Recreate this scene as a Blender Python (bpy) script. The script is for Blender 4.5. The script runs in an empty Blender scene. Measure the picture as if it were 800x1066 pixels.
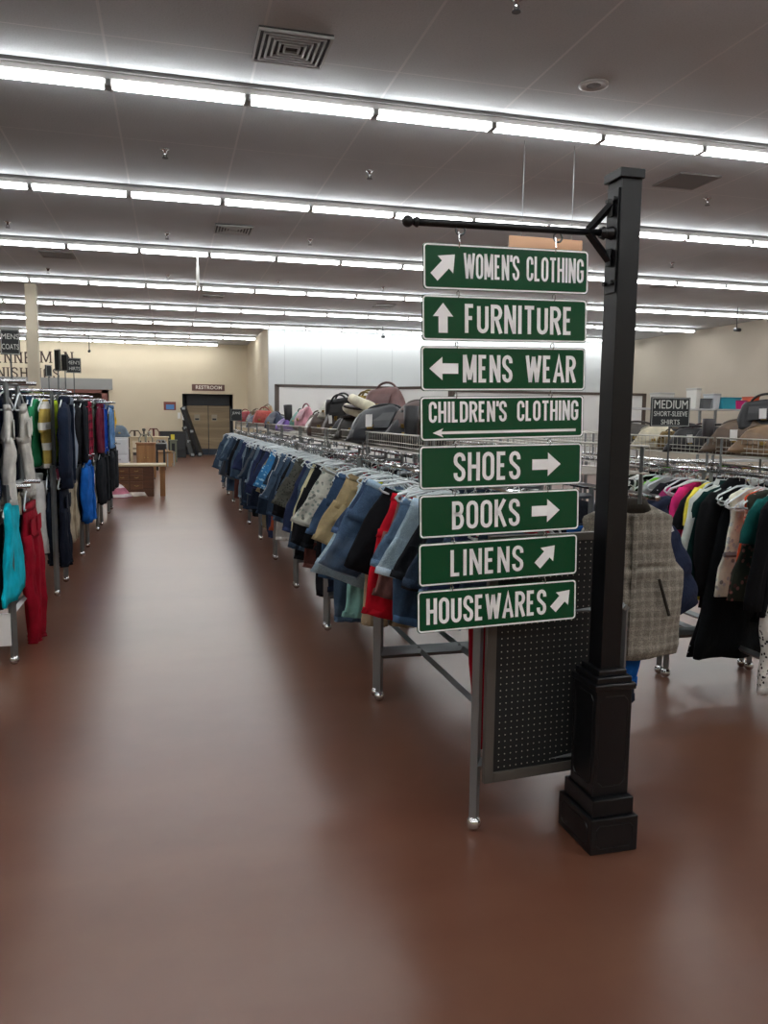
import bpy, bmesh, math, random
from mathutils import Vector, Matrix, noise
R = random.Random(7)
PI = math.pi
C = bpy.context.scene.collection
sc = bpy.context.scene

# ------------------------------------------------------------------ camera, world, exposure
CAMH, YAW, PIT, ROLL, F = 1.6, math.radians(15.0), math.radians(6.7), math.radians(0.6), 830.0
fw = Vector((math.sin(YAW)*math.cos(PIT), math.cos(YAW)*math.cos(PIT), -math.sin(PIT)))
rt0 = Vector((math.cos(YAW), -math.sin(YAW), 0)); up0 = rt0.cross(fw)
rt = rt0*math.cos(ROLL) + up0*math.sin(ROLL); up = -rt0*math.sin(ROLL) + up0*math.cos(ROLL)
cam = bpy.data.cameras.new('camera'); camo = bpy.data.objects.new('camera', cam); C.objects.link(camo)
cam.sensor_fit = 'HORIZONTAL'; cam.sensor_width = 36; cam.lens = 36*F/800
cam.clip_end = 200
m = Matrix((rt, up, -fw)).transposed().to_4x4(); m.translation = (0, 0, CAMH); camo.matrix_world = m
sc.camera = camo
w = bpy.data.worlds.new('world'); sc.world = w; w.use_nodes = True
w.node_tree.nodes['Background'].inputs[0].default_value = (.9, .9, 1, 1); w.node_tree.nodes['Background'].inputs[1].default_value = .05
sc.view_settings.view_transform = 'Standard'; sc.view_settings.look = 'None'
sc.view_settings.exposure = 1.25; sc.view_settings.gamma = 1; sc.view_settings.use_curve_mapping = False
TUBE = 9.0           # emission of the fluorescent tubes
CEIL = 4.55
ROWY = [7.65, 11.22, 14.88, 18.75, 22.4, 26.0, 30.1, 33.1]
def ray(px, py): return fw + rt*((px-400)/F) + up*((533-py)/F)
def at(px, py, Y):                      # point of the place seen at (px,py), at distance Y up the aisle
    r = ray(px, py); return Vector((0, 0, CAMH)) + r*(Y/r.y)
def atz(px, py, z):
    r = ray(px, py); return Vector((0, 0, CAMH)) + r*((z-CAMH)/r.z)
# ------------------------------------------------------------------ materials
def lin(h):
    v = [int(h[i:i+2], 16)/255 for i in (0, 2, 4)]
    return tuple((c/12.92 if c <= .04045 else ((c+.055)/1.055)**2.4) for c in v) + (1,)
MC = {}
def mat(h, rough=.6, metal=0, spec=.5, emit=0, key=None, coat=0):
    k = (h, rough, metal, spec, emit, coat)
    if k in MC: return MC[k]
    m = bpy.data.materials.new('surface_'+h); m.use_nodes = True; b = m.node_tree.nodes['Principled BSDF']
    b.inputs['Base Color'].default_value = lin(h); b.inputs['Roughness'].default_value = rough
    b.inputs['Metallic'].default_value = metal; b.inputs['Specular IOR Level'].default_value = spec
    b.inputs['Coat Weight'].default_value = coat
    if emit:
        b.inputs['Emission Color'].default_value = (.97, .99, 1, 1); b.inputs['Emission Strength'].default_value = emit
    MC[k] = m; return m
def nodes(name):
    m = bpy.data.materials.new(name); m.use_nodes = True; t = m.node_tree; return m, t, t.nodes['Principled BSDF']
def N(t, ty, **kw):
    n = t.nodes.new(ty)
    for k, v in kw.items():
        if k.startswith('i_'): n.inputs[k[2:].replace('_', ' ')].default_value = v
        else: setattr(n, k, v)
    return n
def ramp(t, src, stops, interp='LINEAR'):
    r = t.nodes.new('ShaderNodeValToRGB'); r.color_ramp.interpolation = interp
    while len(r.color_ramp.elements) < len(stops): r.color_ramp.elements.new(.5)
    for e, (p, c) in zip(r.color_ramp.elements, stops):
        e.position = p; e.color = lin(c) if isinstance(c, str) else (c, c, c, 1)
    t.links.new(src, r.inputs[0]); return r.outputs[0]
def mixc(t, fac, a, b):
    n = t.nodes.new('ShaderNodeMix'); n.data_type = 'RGBA'
    if hasattr(fac, 'links'): t.links.new(fac, n.inputs[0])
    else: n.inputs[0].default_value = fac
    for s, v in ((6, a), (7, b)):
        if isinstance(v, str): n.inputs[s].default_value = lin(v)
        else: t.links.new(v, n.inputs[s])
    return n.outputs[2]
def mth(t, op, a, b=None):
    n = t.nodes.new('ShaderNodeMath'); n.operation = op
    for i, v in enumerate((a, b)):
        if v is None: continue
        if isinstance(v, (int, float)): n.inputs[i].default_value = v
        else: t.links.new(v, n.inputs[i])
    return n.outputs[0]
def shade(h, k):
    return ''.join('%02x' % max(0, min(255, int(int(h[i:i+2], 16)*k))) for i in (0, 2, 4))
FC = {}
def fabric(h, kind='plain', h2='ffffff'):
    k = (h, kind, h2)
    if k in FC: return FC[k]
    m, t, b = nodes('fabric_'+kind); b.inputs['Roughness'].default_value = .9; b.inputs['Specular IOR Level'].default_value = .15
    tc = N(t, 'ShaderNodeTexCoord'); oc = tc.outputs['Object']
    no = N(t, 'ShaderNodeTexNoise', i_Scale=9.0, i_Detail=4.0); t.links.new(oc, no.inputs['Vector'])
    base = ramp(t, no.outputs[0], [(.3, shade(h, .88)), (.7, shade(h, 1.1))])
    sx = N(t, 'ShaderNodeSeparateXYZ'); t.links.new(oc, sx.inputs[0])
    if kind == 'denim':
        n2 = N(t, 'ShaderNodeTexNoise', i_Scale=260.0, i_Detail=2.0); t.links.new(oc, n2.inputs['Vector'])
        n3 = N(t, 'ShaderNodeTexNoise', i_Scale=5.0, i_Detail=3.0); t.links.new(oc, n3.inputs['Vector'])
        wash = ramp(t, n3.outputs[0], [(.48, 0.), (.75, .55)])
        base = mixc(t, wash, base, h2)
        base = mixc(t, ramp(t, n2.outputs[0], [(.45, 0.), (.6, .28)]), base, shade(h, 1.5))
    elif kind in ('floral', 'leopard'):
        v = N(t, 'ShaderNodeTexVoronoi', i_Scale=28.0 if kind == 'floral' else 45.0); t.links.new(oc, v.inputs['Vector'])
        base = mixc(t, ramp(t, v.outputs['Distance'], [(.28, 1.), (.36, 0.)]), base, h2)
        if kind == 'floral':
            v2 = N(t, 'ShaderNodeTexVoronoi', i_Scale=17.0); t.links.new(oc, v2.inputs['Vector'])
            base = mixc(t, ramp(t, v2.outputs['Distance'], [(.18, .8), (.24, 0.)]), base, shade(h2, .6))
    elif kind == 'dots':
        v = N(t, 'ShaderNodeTexVoronoi', i_Scale=26.0, i_Randomness=.5); t.links.new(oc, v.inputs['Vector'])
        base = mixc(t, ramp(t, v.outputs['Distance'], [(.13, 1.), (.18, 0.)]), base, h2)
    elif kind == 'zebra':
        wv = N(t, 'ShaderNodeTexWave', i_Scale=7.0, i_Distortion=9.0, i_Detail=1.5); t.links.new(oc, wv.inputs['Vector'])
        base = mixc(t, ramp(t, wv.outputs[0], [(.45, 0.), (.55, 1.)]), base, h2)
    elif kind in ('plaid', 'stripe', 'tweed'):
        sc_ = {'plaid': 60., 'stripe': 35., 'tweed': 150.}[kind]
        a = mth(t, 'GREATER_THAN', mth(t, 'SINE', mth(t, 'MULTIPLY', sx.outputs[2], sc_)), .45)
        if kind == 'stripe': f = a
        else:
            c = mth(t, 'GREATER_THAN', mth(t, 'SINE', mth(t, 'MULTIPLY', sx.outputs[0], sc_)), .45)
            f = mth(t, 'MULTIPLY', mth(t, 'ADD', a, c), .5 if kind == 'plaid' else .38)
        base = mixc(t, f, base, h2)
        if kind == 'tweed':
            n2 = N(t, 'ShaderNodeTexNoise', i_Scale=220.0); t.links.new(oc, n2.inputs['Vector'])
            base = mixc(t, ramp(t, n2.outputs[0], [(.45, 0.), (.6, .45)]), base, shade(h, .45))
    t.links.new(base, b.inputs['Base Color'])
    bm_ = N(t, 'ShaderNodeTexNoise', i_Scale=22.0, i_Detail=5.0); t.links.new(oc, bm_.inputs['Vector'])
    bp = N(t, 'ShaderNodeBump', i_Strength=.35, i_Distance=.02); t.links.new(bm_.outputs[0], bp.inputs['Height']); t.links.new(bp.outputs[0], b.inputs['Normal'])
    FC[k] = m; return m
steel = mat('8d9294', .35, .75); darksteel = mat('5c6062', .4, .7); chrome = mat('d8dadc', .12, 1)
hangm = mat('dfe8ea', .3, 0, .6); blackm = mat('15171a', .35, 0, .5)
whitep = mat('e8e8e6', .5)

# ------------------------------------------------------------------ mesh builder
class MB:
    def __init__(s): s.v = []; s.f = []
    def box(s, a, b, bev=0, M=None):
        x0, y0, z0 = a; x1, y1, z1 = b
        P = [Vector(p) for p in ((x0,y0,z0),(x1,y0,z0),(x1,y1,z0),(x0,y1,z0),(x0,y0,z1),(x1,y0,z1),(x1,y1,z1),(x0,y1,z1))]
        if M: P = [M @ p for p in P]
        o = len(s.v); s.v += P
        s.f += [tuple(o+i for i in q) for q in ((0,3,2,1),(4,5,6,7),(0,1,5,4),(1,2,6,5),(2,3,7,6),(3,0,4,7))]; return s
    def loft(s, rings, closed=True, cap=True):
        o = len(s.v); n = len(rings[0])
        for r in rings: s.v += [Vector(p) for p in r]
        for i in range(len(rings)-1):
            for j in range(n if closed else n-1):
                k = (j+1) % n; s.f.append((o+i*n+j, o+i*n+k, o+(i+1)*n+k, o+(i+1)*n+j))
        if cap and closed:
            s.f.append(tuple(o+j for j in range(n))[::-1]); s.f.append(tuple(o+(len(rings)-1)*n+j for j in range(n)))
        return s
    def tube(s, pts, r, n=8, cap=True):
        pts = [Vector(p) for p in pts]; rings = []
        for i, p in enumerate(pts):
            d = (pts[min(i+1, len(pts)-1)] - pts[max(i-1, 0)]).normalized()
            a = d.orthogonal().normalized() if i == 0 else (a - d*a.dot(d)).normalized()
            b = d.cross(a); rr = r[i] if isinstance(r, (list, tuple)) else r
            rings.append([p + (a*math.cos(t)+b*math.sin(t))*rr for t in [2*PI*k/n+PI/n for k in range(n)]])
        return s.loft(rings, True, cap)
    def bar(s, a, b, w): return s.tube([a, b], w*.7071, 4)
    def lathe(s, prof, c=(0,0,0), n=20):
        return s.loft([[(c[0]+max(r, 1e-4)*math.cos(2*PI*k/n), c[1]+max(r, 1e-4)*math.sin(2*PI*k/n), c[2]+z) for k in range(n)] for r, z in prof])
    def sphere(s, c, r, n=12):
        return s.lathe([(r*math.sin(PI*i/8), -r*math.cos(PI*i/8)) for i in range(9)], c, n)
    def poly(s, pts, d):              # outline in xz extruded in +y by d
        o = len(s.v); n = len(pts)
        s.v += [Vector((x, 0, z)) for x, z in pts] + [Vector((x, d, z)) for x, z in pts]
        s.f.append(tuple(range(o, o+n))); s.f.append(tuple(range(o+n, o+2*n))[::-1])
        for i in range(n): j = (i+1) % n; s.f.append((o+i, o+i+n, o+j+n, o+j))
        return s
    def xf(s, M): s.v = [M @ v for v in s.v]; return s
    def mesh(s, name, smooth=False, bevel=0):
        me = bpy.data.meshes.new(name); me.from_pydata([tuple(v) for v in s.v], [], s.f)
        bm = bmesh.new(); bm.from_mesh(me)
        bmesh.ops.recalc_face_normals(bm, faces=bm.faces)
        if bevel:
            es = [e for e in bm.edges if len(e.link_faces) == 2 and e.calc_face_angle(0) > .6]
            bmesh.ops.bevel(bm, geom=es, offset=bevel, segments=2, affect='EDGES', profile=.5)
        for f in bm.faces: f.smooth = smooth
        bm.to_mesh(me); bm.free(); return me
    def build(s, name, m, parent=None, smooth=False, bevel=0):
        return link(name, s.mesh(name, smooth, bevel), m, parent)
def link(name, me, m, parent=None):
    o = bpy.data.objects.new(name, me); C.objects.link(o)
    if len(me.materials) == 0: me.materials.append(m)
    o.material_slots[0].link = 'OBJECT'; o.material_slots[0].material = m
    if parent: o.parent = parent
    return o
def tag(o, label, cat, group=None):
    o['label'] = label; o['category'] = cat
    if group: o['group'] = group
    return o
def thing(name, label, cat, loc=(0,0,0), rz=0, group=None):
    o = bpy.data.objects.new(name, None); C.objects.link(o); o.location = loc; o.rotation_euler = (0, 0, rz); o.empty_display_size = .1
    return tag(o, label, cat, group)
def copy_tree(o, parent=None):
    c = o.copy(); C.objects.link(c)
    if parent: c.parent = parent
    for ch in o.children: copy_tree(ch, c)
    return c
def struct(name, mb, m, **k):
    o = mb.build(name, m, **k); o['kind'] = 'structure'; return o

# ------------------------------------------------------------------ room shell
def noise_mat(name, stops, scale, rough, bump=0, spec=.5, detail=6):
    m, t, b = nodes(name); tc = N(t, 'ShaderNodeTexCoord')
    n = N(t, 'ShaderNodeTexNoise', i_Scale=scale, i_Detail=float(detail)); t.links.new(tc.outputs['Object'], n.inputs['Vector'])
    t.links.new(ramp(t, n.outputs[0], stops), b.inputs['Base Color']); b.inputs['Roughness'].default_value = rough; b.inputs['Specular IOR Level'].default_value = spec
    if bump:
        bp = N(t, 'ShaderNodeBump', i_Strength=bump, i_Distance=.01); t.links.new(n.outputs[0], bp.inputs['Height']); t.links.new(bp.outputs[0], b.inputs['Normal'])
    return m
def floor_mat():
    m, t, b = nodes('stained_concrete'); tc = N(t, 'ShaderNodeTexCoord'); oc = tc.outputs['Object']
    mp = N(t, 'ShaderNodeMapping'); mp.inputs['Scale'].default_value = (.3, 1.25, 1); t.links.new(oc, mp.inputs[0])
    n1 = N(t, 'ShaderNodeTexNoise', i_Scale=1.1, i_Detail=5.0, i_Roughness=.5, i_Distortion=.4); t.links.new(mp.outputs[0], n1.inputs['Vector'])
    c1 = ramp(t, n1.outputs[0], [(.3, '5d3c2e'), (.5, '664334'), (.7, '704d3b')])
    n0 = N(t, 'ShaderNodeTexNoise', i_Scale=.45, i_Detail=2.0); t.links.new(oc, n0.inputs['Vector'])
    c1 = mixc(t, ramp(t, n0.outputs[0], [(.3, 0.), (.7, .6)]), c1, '6b402f')
    n2 = N(t, 'ShaderNodeTexNoise', i_Scale=4.0, i_Detail=5.0, i_Roughness=.6); t.links.new(oc, n2.inputs['Vector'])
    c2 = mixc(t, ramp(t, n2.outputs[0], [(.4, 0.), (.8, .2)]), c1, '7d5f4b')
    t.links.new(c2, b.inputs['Base Color'])
    b.inputs['Roughness'].default_value = .285
    b.inputs['Specular IOR Level'].default_value = .6
    return m
def tile_mat():
    m, t, b = nodes('ceiling_tile'); tc = N(t, 'ShaderNodeTexCoord'); sx = N(t, 'ShaderNodeSeparateXYZ'); t.links.new(tc.outputs['Object'], sx.inputs[0])
    def gl(o, sp, ph, wd): return mth(t, 'LESS_THAN', mth(t, 'FRACT', mth(t, 'ADD', mth(t, 'DIVIDE', o, sp), ph)), wd/sp)
    g = mth(t, 'MAXIMUM', gl(sx.outputs[0], 1.2, 20.38, .022), gl(sx.outputs[1], 2.4, 20.1, .016))
    n = N(t, 'ShaderNodeTexNoise', i_Scale=60.0, i_Detail=5.0); t.links.new(tc.outputs['Object'], n.inputs['Vector'])
    n2 = N(t, 'ShaderNodeTexNoise', i_Scale=.8); t.links.new(tc.outputs['Object'], n2.inputs['Vector'])
    c = mixc(t, ramp(t, n2.outputs[0], [(.3, 0.), (.7, 1.)]), 'b9bdbf', 'c6cacc')
    c = mixc(t, ramp(t, n.outputs[0], [(.5, 0.), (.7, .35)]), c, 'a2a6a8')
    t.links.new(mixc(t, g, c, 'cfd0d0'), b.inputs['Base Color']); b.inputs['Roughness'].default_value = .85
    bp = N(t, 'ShaderNodeBump', i_Strength=.3, i_Distance=.01); t.links.new(n.outputs[0], bp.inputs['Height']); t.links.new(bp.outputs[0], b.inputs['Normal'])
    return m
beige = noise_mat('beige_paint', [(.3, 'cdc0a6'), (.7, 'd3c7ae')], .6, .8)
taupe = noise_mat('taupe_paint', [(.3, 'b5ab9b'), (.7, 'bdb3a3')], .5, .8)
XR, YB, XL = 16.6, 34.0, -12.0
struct('floor', MB().box((XL, -8, -.1), (XR, 35.4, 0)), floor_mat())
struct('ceiling', MB().box((XL, -8, CEIL), (XR, 35.4, CEIL+.1)), tile_mat())
struct('wall_left', MB().box((XL-.1, -8, 0), (XL, 35.4, CEIL)), beige)
struct('wall_right', MB().box((XR, -8, 0), (XR+.1, 35.4, CEIL)), taupe)
struct('wall_rear', MB().box((XL, -8.1, 0), (XR, -8, CEIL)), beige)
# far beige wall with the restroom recess and the framed opening
wb = MB()
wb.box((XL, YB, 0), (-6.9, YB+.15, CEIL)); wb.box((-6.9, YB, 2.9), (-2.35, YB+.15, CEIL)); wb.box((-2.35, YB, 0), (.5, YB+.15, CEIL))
wb.box((.5, YB, 2.52), (2.55, YB+.15, CEIL)); wb.box((2.55, YB, 0), (3.3, YB+.15, CEIL))
struct('wall_back', wb, beige)
struct('wall_alcove', MB().box((3.15, 26.7, 0), (3.3, YB, CEIL)), beige)
wm, t, b = nodes('white_panelling'); tc = N(t, 'ShaderNodeTexCoord'); sx = N(t, 'ShaderNodeSeparateXYZ'); t.links.new(tc.outputs['Object'], sx.inputs[0])
g = mth(t, 'LESS_THAN', mth(t, 'FRACT', mth(t, 'DIVIDE', sx.outputs[0], 1.22)), .018)
t.links.new(mixc(t, g, 'c6caca', 'b0b4b5'), b.inputs['Base Color']); b.inputs['Roughness'].default_value = .6
struct('wall_white', MB().box((3.15, 26.5, 0), (XR, 26.7, CEIL)), wm)
struct('wall_recess', MB().box((.5, 34.7, 0), (2.55, 34.8, 2.6)).box((.4, YB+.15, 0), (.5, 34.7, 2.6)).box((2.55, YB+.15, 0), (2.65, 34.7, 2.6)).box((.4, YB+.15, 2.52), (2.65, 34.8, 2.6)), mat('2b2f36', .7))
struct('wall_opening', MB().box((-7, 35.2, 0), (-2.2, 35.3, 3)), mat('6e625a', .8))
struct('trim_1', MB().box((-6.95, YB-.08, 2.62), (-2.2, YB, 3.05)), mat('8e8e8c', .7))
o = struct('trim_2', MB().box((-2.62, YB-.06, 0), (-2.4, YB+.1, 2.62)).box((-6.9, YB-.06, 0), (-6.7, YB+.1, 2.62)).box((-6.9, YB-.06, 2.48), (-2.4, YB+.1, 2.62)), mat('7a4b42', .6))
struct('trim_3', MB().box((XL, YB-.02, 0), (-6.95, YB, .12)).box((-2.35, YB-.02, 0), (.5, YB, .12)), mat('3a3432', .6))
struct('trim_4', MB().box((XR-.02, -8, 0), (XR, 26.5, .12)), mat('3a3432', .6))
# restroom doors
wood_d = None
def wood(h, h2, sc_=3., ax=0, rough=.5):
    m, t, b = nodes('wood'); tc = N(t, 'ShaderNodeTexCoord'); mp = N(t, 'ShaderNodeMapping')
    s = [14, 14, 14]; s[ax] = 1.2; mp.inputs['Scale'].default_value = s; t.links.new(tc.outputs['Object'], mp.inputs[0])
    n = N(t, 'ShaderNodeTexNoise', i_Scale=sc_, i_Detail=6.0, i_Distortion=.6); t.links.new(mp.outputs[0], n.inputs['Vector'])
    t.links.new(ramp(t, n.outputs[0], [(.3, h), (.7, h2)]), b.inputs['Base Color']); b.inputs['Roughness'].default_value = rough
    return m
doorw = wood('75654d', '9c8a6c', .35, 0)
for i, x in enumerate((.68, 1.57)):
    d = struct('door_%d' % (i+1), MB().box((x, 34.45, .02), (x+.86, 34.5, 2.05)), doorw)
    MB().box((x+(.3 if i == 0 else .12), 34.43, 1.42), (x+(.52 if i == 0 else .34), 34.45, 1.68)).build('restroom_plate', mat('9a917f', .5), d)
    MB().box((x+(.33 if i == 0 else .15), 34.425, 1.45), (x+(.49 if i == 0 else .31), 34.43, 1.52)).build('plate_symbol', mat('24262c', .5), d)
    MB().box((x, 34.43, .0), (x+.86, 34.445, .25)).build('kick_plate', mat('2d3747', .5), d)
struct('trim_5', MB().box((.56, 34.4, 0), (.68, 34.52, 2.5)).box((2.43, 34.4, 0), (2.5, 34.52, 2.5)).box((.6, 34.4, 2.05), (2.5, 34.52, 2.5)), mat('1d2127', .6))

def text_mesh(body, size, ext=.002, bold=0, spacing=1, align='CENTER'):
    cu = bpy.data.curves.new('lettering', 'FONT'); cu.body = body; cu.size = size; cu.extrude = ext; cu.offset = bold
    cu.align_x = align; cu.align_y = 'CENTER'; cu.space_character = spacing; cu.resolution_u = 3
    ob = bpy.data.objects.new('lettering', cu); C.objects.link(ob); dg = bpy.context.evaluated_depsgraph_get()
    me = bpy.data.meshes.new_from_object(ob.evaluated_get(dg)); bpy.data.objects.remove(ob); bpy.data.curves.remove(cu)
    me.transform(Matrix.Rotation(PI/2, 4, 'X')); me.materials.clear(); return me
def put_text(body, size, loc, m, parent=None, sx_=1, **k):
    me = text_mesh(body, size, **k); o = link('lettering', me, m, parent); o.location = loc; o.scale = (sx_, 1, 1); return o

rs = thing('restroom_sign', 'maroon RESTROOM sign on beige wall above the double doors', 'sign', (1.57, YB-.03, 2.78))
MB().box((-.68, 0, -.13), (.64, .03, .13)).build('sign_panel', mat('65463f', .6), rs)
put_text('RESTROOM', .2, (0, -.005, 0), mat('e6ddd2', .6), rs, bold=.004, spacing=1.05)
wl = thing('wall_lettering', 'large dark MEN FURNISHINGS lettering on the far beige wall', 'lettering', (-5, YB-.02, 3.5))
dk = mat('3a2723', .6)
nt = thing('wall_notice', 'small red and blue notice on the beige wall left of restrooms', 'notice', (.0, YB-.02, 2.0))
MB().box((-.24, 0, -.16), (.24, .02, .18)).build('notice_board', mat('7d4038', .6), nt)
MB().box((-.15, -.005, -.13), (.17, 0, .07)).build('blue_print', mat('4f7fb8', .6), nt)
tag(MB().box((.3, YB-.02, 1.5), (.42, YB, 1.75)).box((.47, YB-.02, 1.45), (.56, YB, 1.7)).build('light_switch', whitep), 'white switch plates on wall just left of the restroom recess', 'switch')

# fitting room partition: thin brown frames carrying white panels in front of the white wall
fp = thing('fitting_partition', 'white partition in thin dark brown frame before the white wall', 'partition', (0, 0, 0))
fr = mat('4a3f38', .5); wp = mat('dadbd8', .5)
def panel(a, b, top):
    a = Vector(a+(0,)); b = Vector(b+(0,)); d = b-a; L = d.length; Mx = Matrix.Translation(a) @ Matrix.Rotation(math.atan2(d.y, d.x), 4, 'Z')
    MB().box((0, -.015, .1), (L, .015, top-.05), M=Mx).build('white_panel', wp, fp)
    MB().box((0, -.05, top-.08), (L, .05, top), M=Mx).box((-.05, -.05, 0), (.08, .05, top), M=Mx).box((L-.08, -.05, 0), (L+.05, .05, top), M=Mx).build('frame', fr, fp)
panel((3.15, 24.6), (7.0, 24.6), 2.6); panel((7.0, 24.6), (8.3, 23.2), 2.6); panel((8.3, 23.2), (15.1, 23.4), 2.5)

# pillar
struct('wall_pillar', MB().box((-3.13, 20.0, 0), (-2.9, 20.25, CEIL)), noise_mat('pillar_paint', [(.3, 'b7ad99'), (.7, 'c3b9a4')], 2, .7))

# ------------------------------------------------------------------ ceiling lights
lampm = mat('ffffff', .4, 0, .5, TUBE); housem = mat('c9c8c6', .5); sockm = mat('b9b9b7', .5); shadem = mat('6a6967', .6)
def fixture():
    r = thing('ceiling_light', '', 'ceiling light')
    MB().box((-.6, -.06, -.055), (.6, .06, 0)).build('light_housing', housem, r, bevel=.006)
    for s in (-1, 1):
        MB().tube([(-.55, s*.045, -.082), (.55, s*.045, -.082)], .024, 10).build('fluorescent_tube', lampm, r, smooth=True)
        MB().box((s*.6-.035 if s > 0 else -.6, -.07, -.11), (.6 if s > 0 else -.565, .07, -.055)).build('lamp_socket', sockm, r)
    return r
ordn = ['nearest', 'second', 'third', 'fourth', 'fifth', 'sixth', 'seventh', 'farthest']
f0 = None
ORD = 'first second third fourth fifth sixth seventh eighth ninth tenth eleventh twelfth thirteenth fourteenth fifteenth sixteenth seventeenth eighteenth nineteenth twentieth'.split()+['twenty-%s' % q for q in 'first second third fourth fifth sixth seventh eighth ninth'.split()]
for y in (4.0, .35, -3.3):             # the light rows overhead and behind the viewpoint
    r = thing('ceiling_light_row', 'continuous fluorescent light row overhead, outside the view at %s' % {4.0: 'front', .35: 'middle', -3.3: 'rear'}[y], 'ceiling light', (3, y, CEIL-.03))
    MB().box((-13, -.06, -.055), (13, .06, 0)).build('light_housing', housem, r)
    for q in (-1, 1): MB().tube([(-13, q*.045, -.082), (13, q*.045, -.082)], .024, 10).build('fluorescent_tube', lampm, r, smooth=True)
for ri, y in enumerate(ROWY):
    pitch = 1.185; z = CEIL-.03
    x0 = {0: -.455, 1: -.455}.get(ri, -.455) ; lo_ = at(-25, 200, y).x
    hi = min(at(830, 200, y).x, XR-.7)
    if ri == 6: hi = 2.6
    if ri == 7: hi = 1.9
    k = int((lo_-x0)//pitch)
    a_ = x0+k*pitch; last = a_
    q = 0
    while a_ < hi - (.6 if ri >= 6 else 0):
        c = fixture() if f0 is None else copy_tree(f0)
        f0 = f0 or c; c.location = (a_+pitch/2, y, z); last = a_+pitch
        tag(c, 'white fluorescent strip light, %s from the left in the %s ceiling row' % (ORD[min(q, 28)], ordn[ri]), 'ceiling light', 'strip lights of the %s ceiling row' % ordn[ri]); q += 1
        a_ += pitch
    tr = thing('shade_channel', 'grey metal channel carrying the %s ceiling row of lights' % ordn[ri], 'light channel', (0, y, z))
    MB().box((x0+k*pitch, -.09, .0), (last, .09, .03)).build('channel', shadem, tr)  # dark strip added to draw the shade line above the fixtures
# sprinklers
sp = None
SPK = [(172,160,'above the second light row at left'), (385,182,'above the hanging signs at centre'), (538,5,'at the very top of the view'), (737,210,'right of the sign post top'), (8,234,'near the left edge of the view'), (174,246,'above the third light row at left'), (323,252,'above the third light row at centre'), (50,282,'beyond the third light row at left'), (175,289,'beyond the third light row, left of centre'), (290,295,'beyond the third light row at centre'), (399,301,'beyond the third light row, left of the signs'), (700,276,'right of the post below the third row')]
for px, py, lb in SPK:
    p = atz(px, py, CEIL-.05)
    if sp is None:
        c = sp = thing('ceiling_sprinkler', '', 'sprinkler')
        MB().lathe([(.045, 0), (.05, -.01), (.02, -.02), (.014, -.05)]).build('flange', chrome, c, smooth=True)
        MB().tube([(0,0,-.02), (.018,0,-.06), (.012,0,-.09)], .005, 6).tube([(0,0,-.02), (-.018,0,-.06), (-.012,0,-.09)], .005, 6).lathe([(.004,-.09), (.032,-.093), (.032,-.1), (.004,-.1)]).build('deflector', darksteel, c)
    else: c = copy_tree(sp)
    c.location = (p.x, p.y, CEIL); tag(c, 'small metal ceiling sprinkler head ' + lb, 'sprinkler', 'ceiling sprinkler heads')
def vent(x, y, s, lb, kind):
    r = thing('ceiling_vent', lb, 'vent', (x, y, CEIL-.002))
    MB().box((-s, -s, -.012), (s, s, .001)).build('backing', mat('2a2a2a', .6) if kind == 'louvre' else mat('777472', .7), r)
    if kind == 'louvre':
        for i in range(6):
            a = s*(1-i*.155); b = a - s*.06; m_ = MB()
            m_.box((-a, -a, -.03), (a, -b, -.012)).box((-a, b, -.03), (a, a, -.012)).box((-a, -b, -.03), (-b, b, -.012)).box((b, -b, -.03), (a, b, -.012))
            m_.build('louvre_ring', mat('a8a8a5', .5), r)
    else: MB().box((-s, -s, -.016), (s, -s+.02, -.01)).box((-s, s-.02, -.016), (s, s, -.01)).box((-s, -s, -.016), (-s+.02, s, -.01)).box((s-.02, -s, -.016), (s, s, -.01)).build('rim', mat('8b8886', .7), r)
vent(1.0, 6.75, .29, 'square white louvred air vent in the ceiling before the first lights', 'louvre')
p = atz(243, 238, CEIL); vent(p.x, p.y, .29, 'louvred air vent in the ceiling between second and third light rows', 'louvre')
p = atz(715, 188, CEIL); vent(p.x, p.y, .29, 'plain grey square return grille right of the post', 'plain')
p = atz(60, 265, CEIL); vent(p.x, p.y, .29, 'dark plain ceiling panel beyond third light row at far left', 'plain')
p = atz(697, 297, CEIL); vent(p.x, p.y, .29, 'plain grey ceiling panel right of the post beyond third lights', 'plain')
for px, py, lb in ((400, 310, 'centre'), (215, 307, 'left')):
    p = atz(px if px > 300 else 222, 308 if px < 300 else 318, CEIL); vent(p.x, p.y, .25, 'small distant louvred ceiling vent at '+lb, 'louvre')
sk = thing('ceiling_speaker', 'round recessed ceiling speaker above the first light row', 'speaker', (3.68, 6.72, CEIL))
MB().lathe([(.13, .001), (.13, -.012), (.1, -.018), (.095, -.01)], n=28).build('trim_ring', mat('b0adab', .6), sk, smooth=True)
MB().lathe([(.095, -.008), (.0, -.014)], n=28).build('speaker_grille', mat('6f6c6a', .7), sk)
for px, py, Y, lb in ((93, 366, 30, 'dark security camera below the farthest left lights'), (399, 351, 25.5, 'dark security camera high before the white wall'), (768, 344, 18, 'black security camera high by the right taupe wall')):
    p = at(px, py, Y); r = thing('security_camera', lb, 'camera', p)
    MB().tube([(0, -.1, 0), (0, .1, .03)], .045, 10).build('camera_body', blackm, r, smooth=True)
    MB().bar((0, .03, .03), (0, .03, CEIL-p.z), .02).build('mount', blackm, r)
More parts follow.
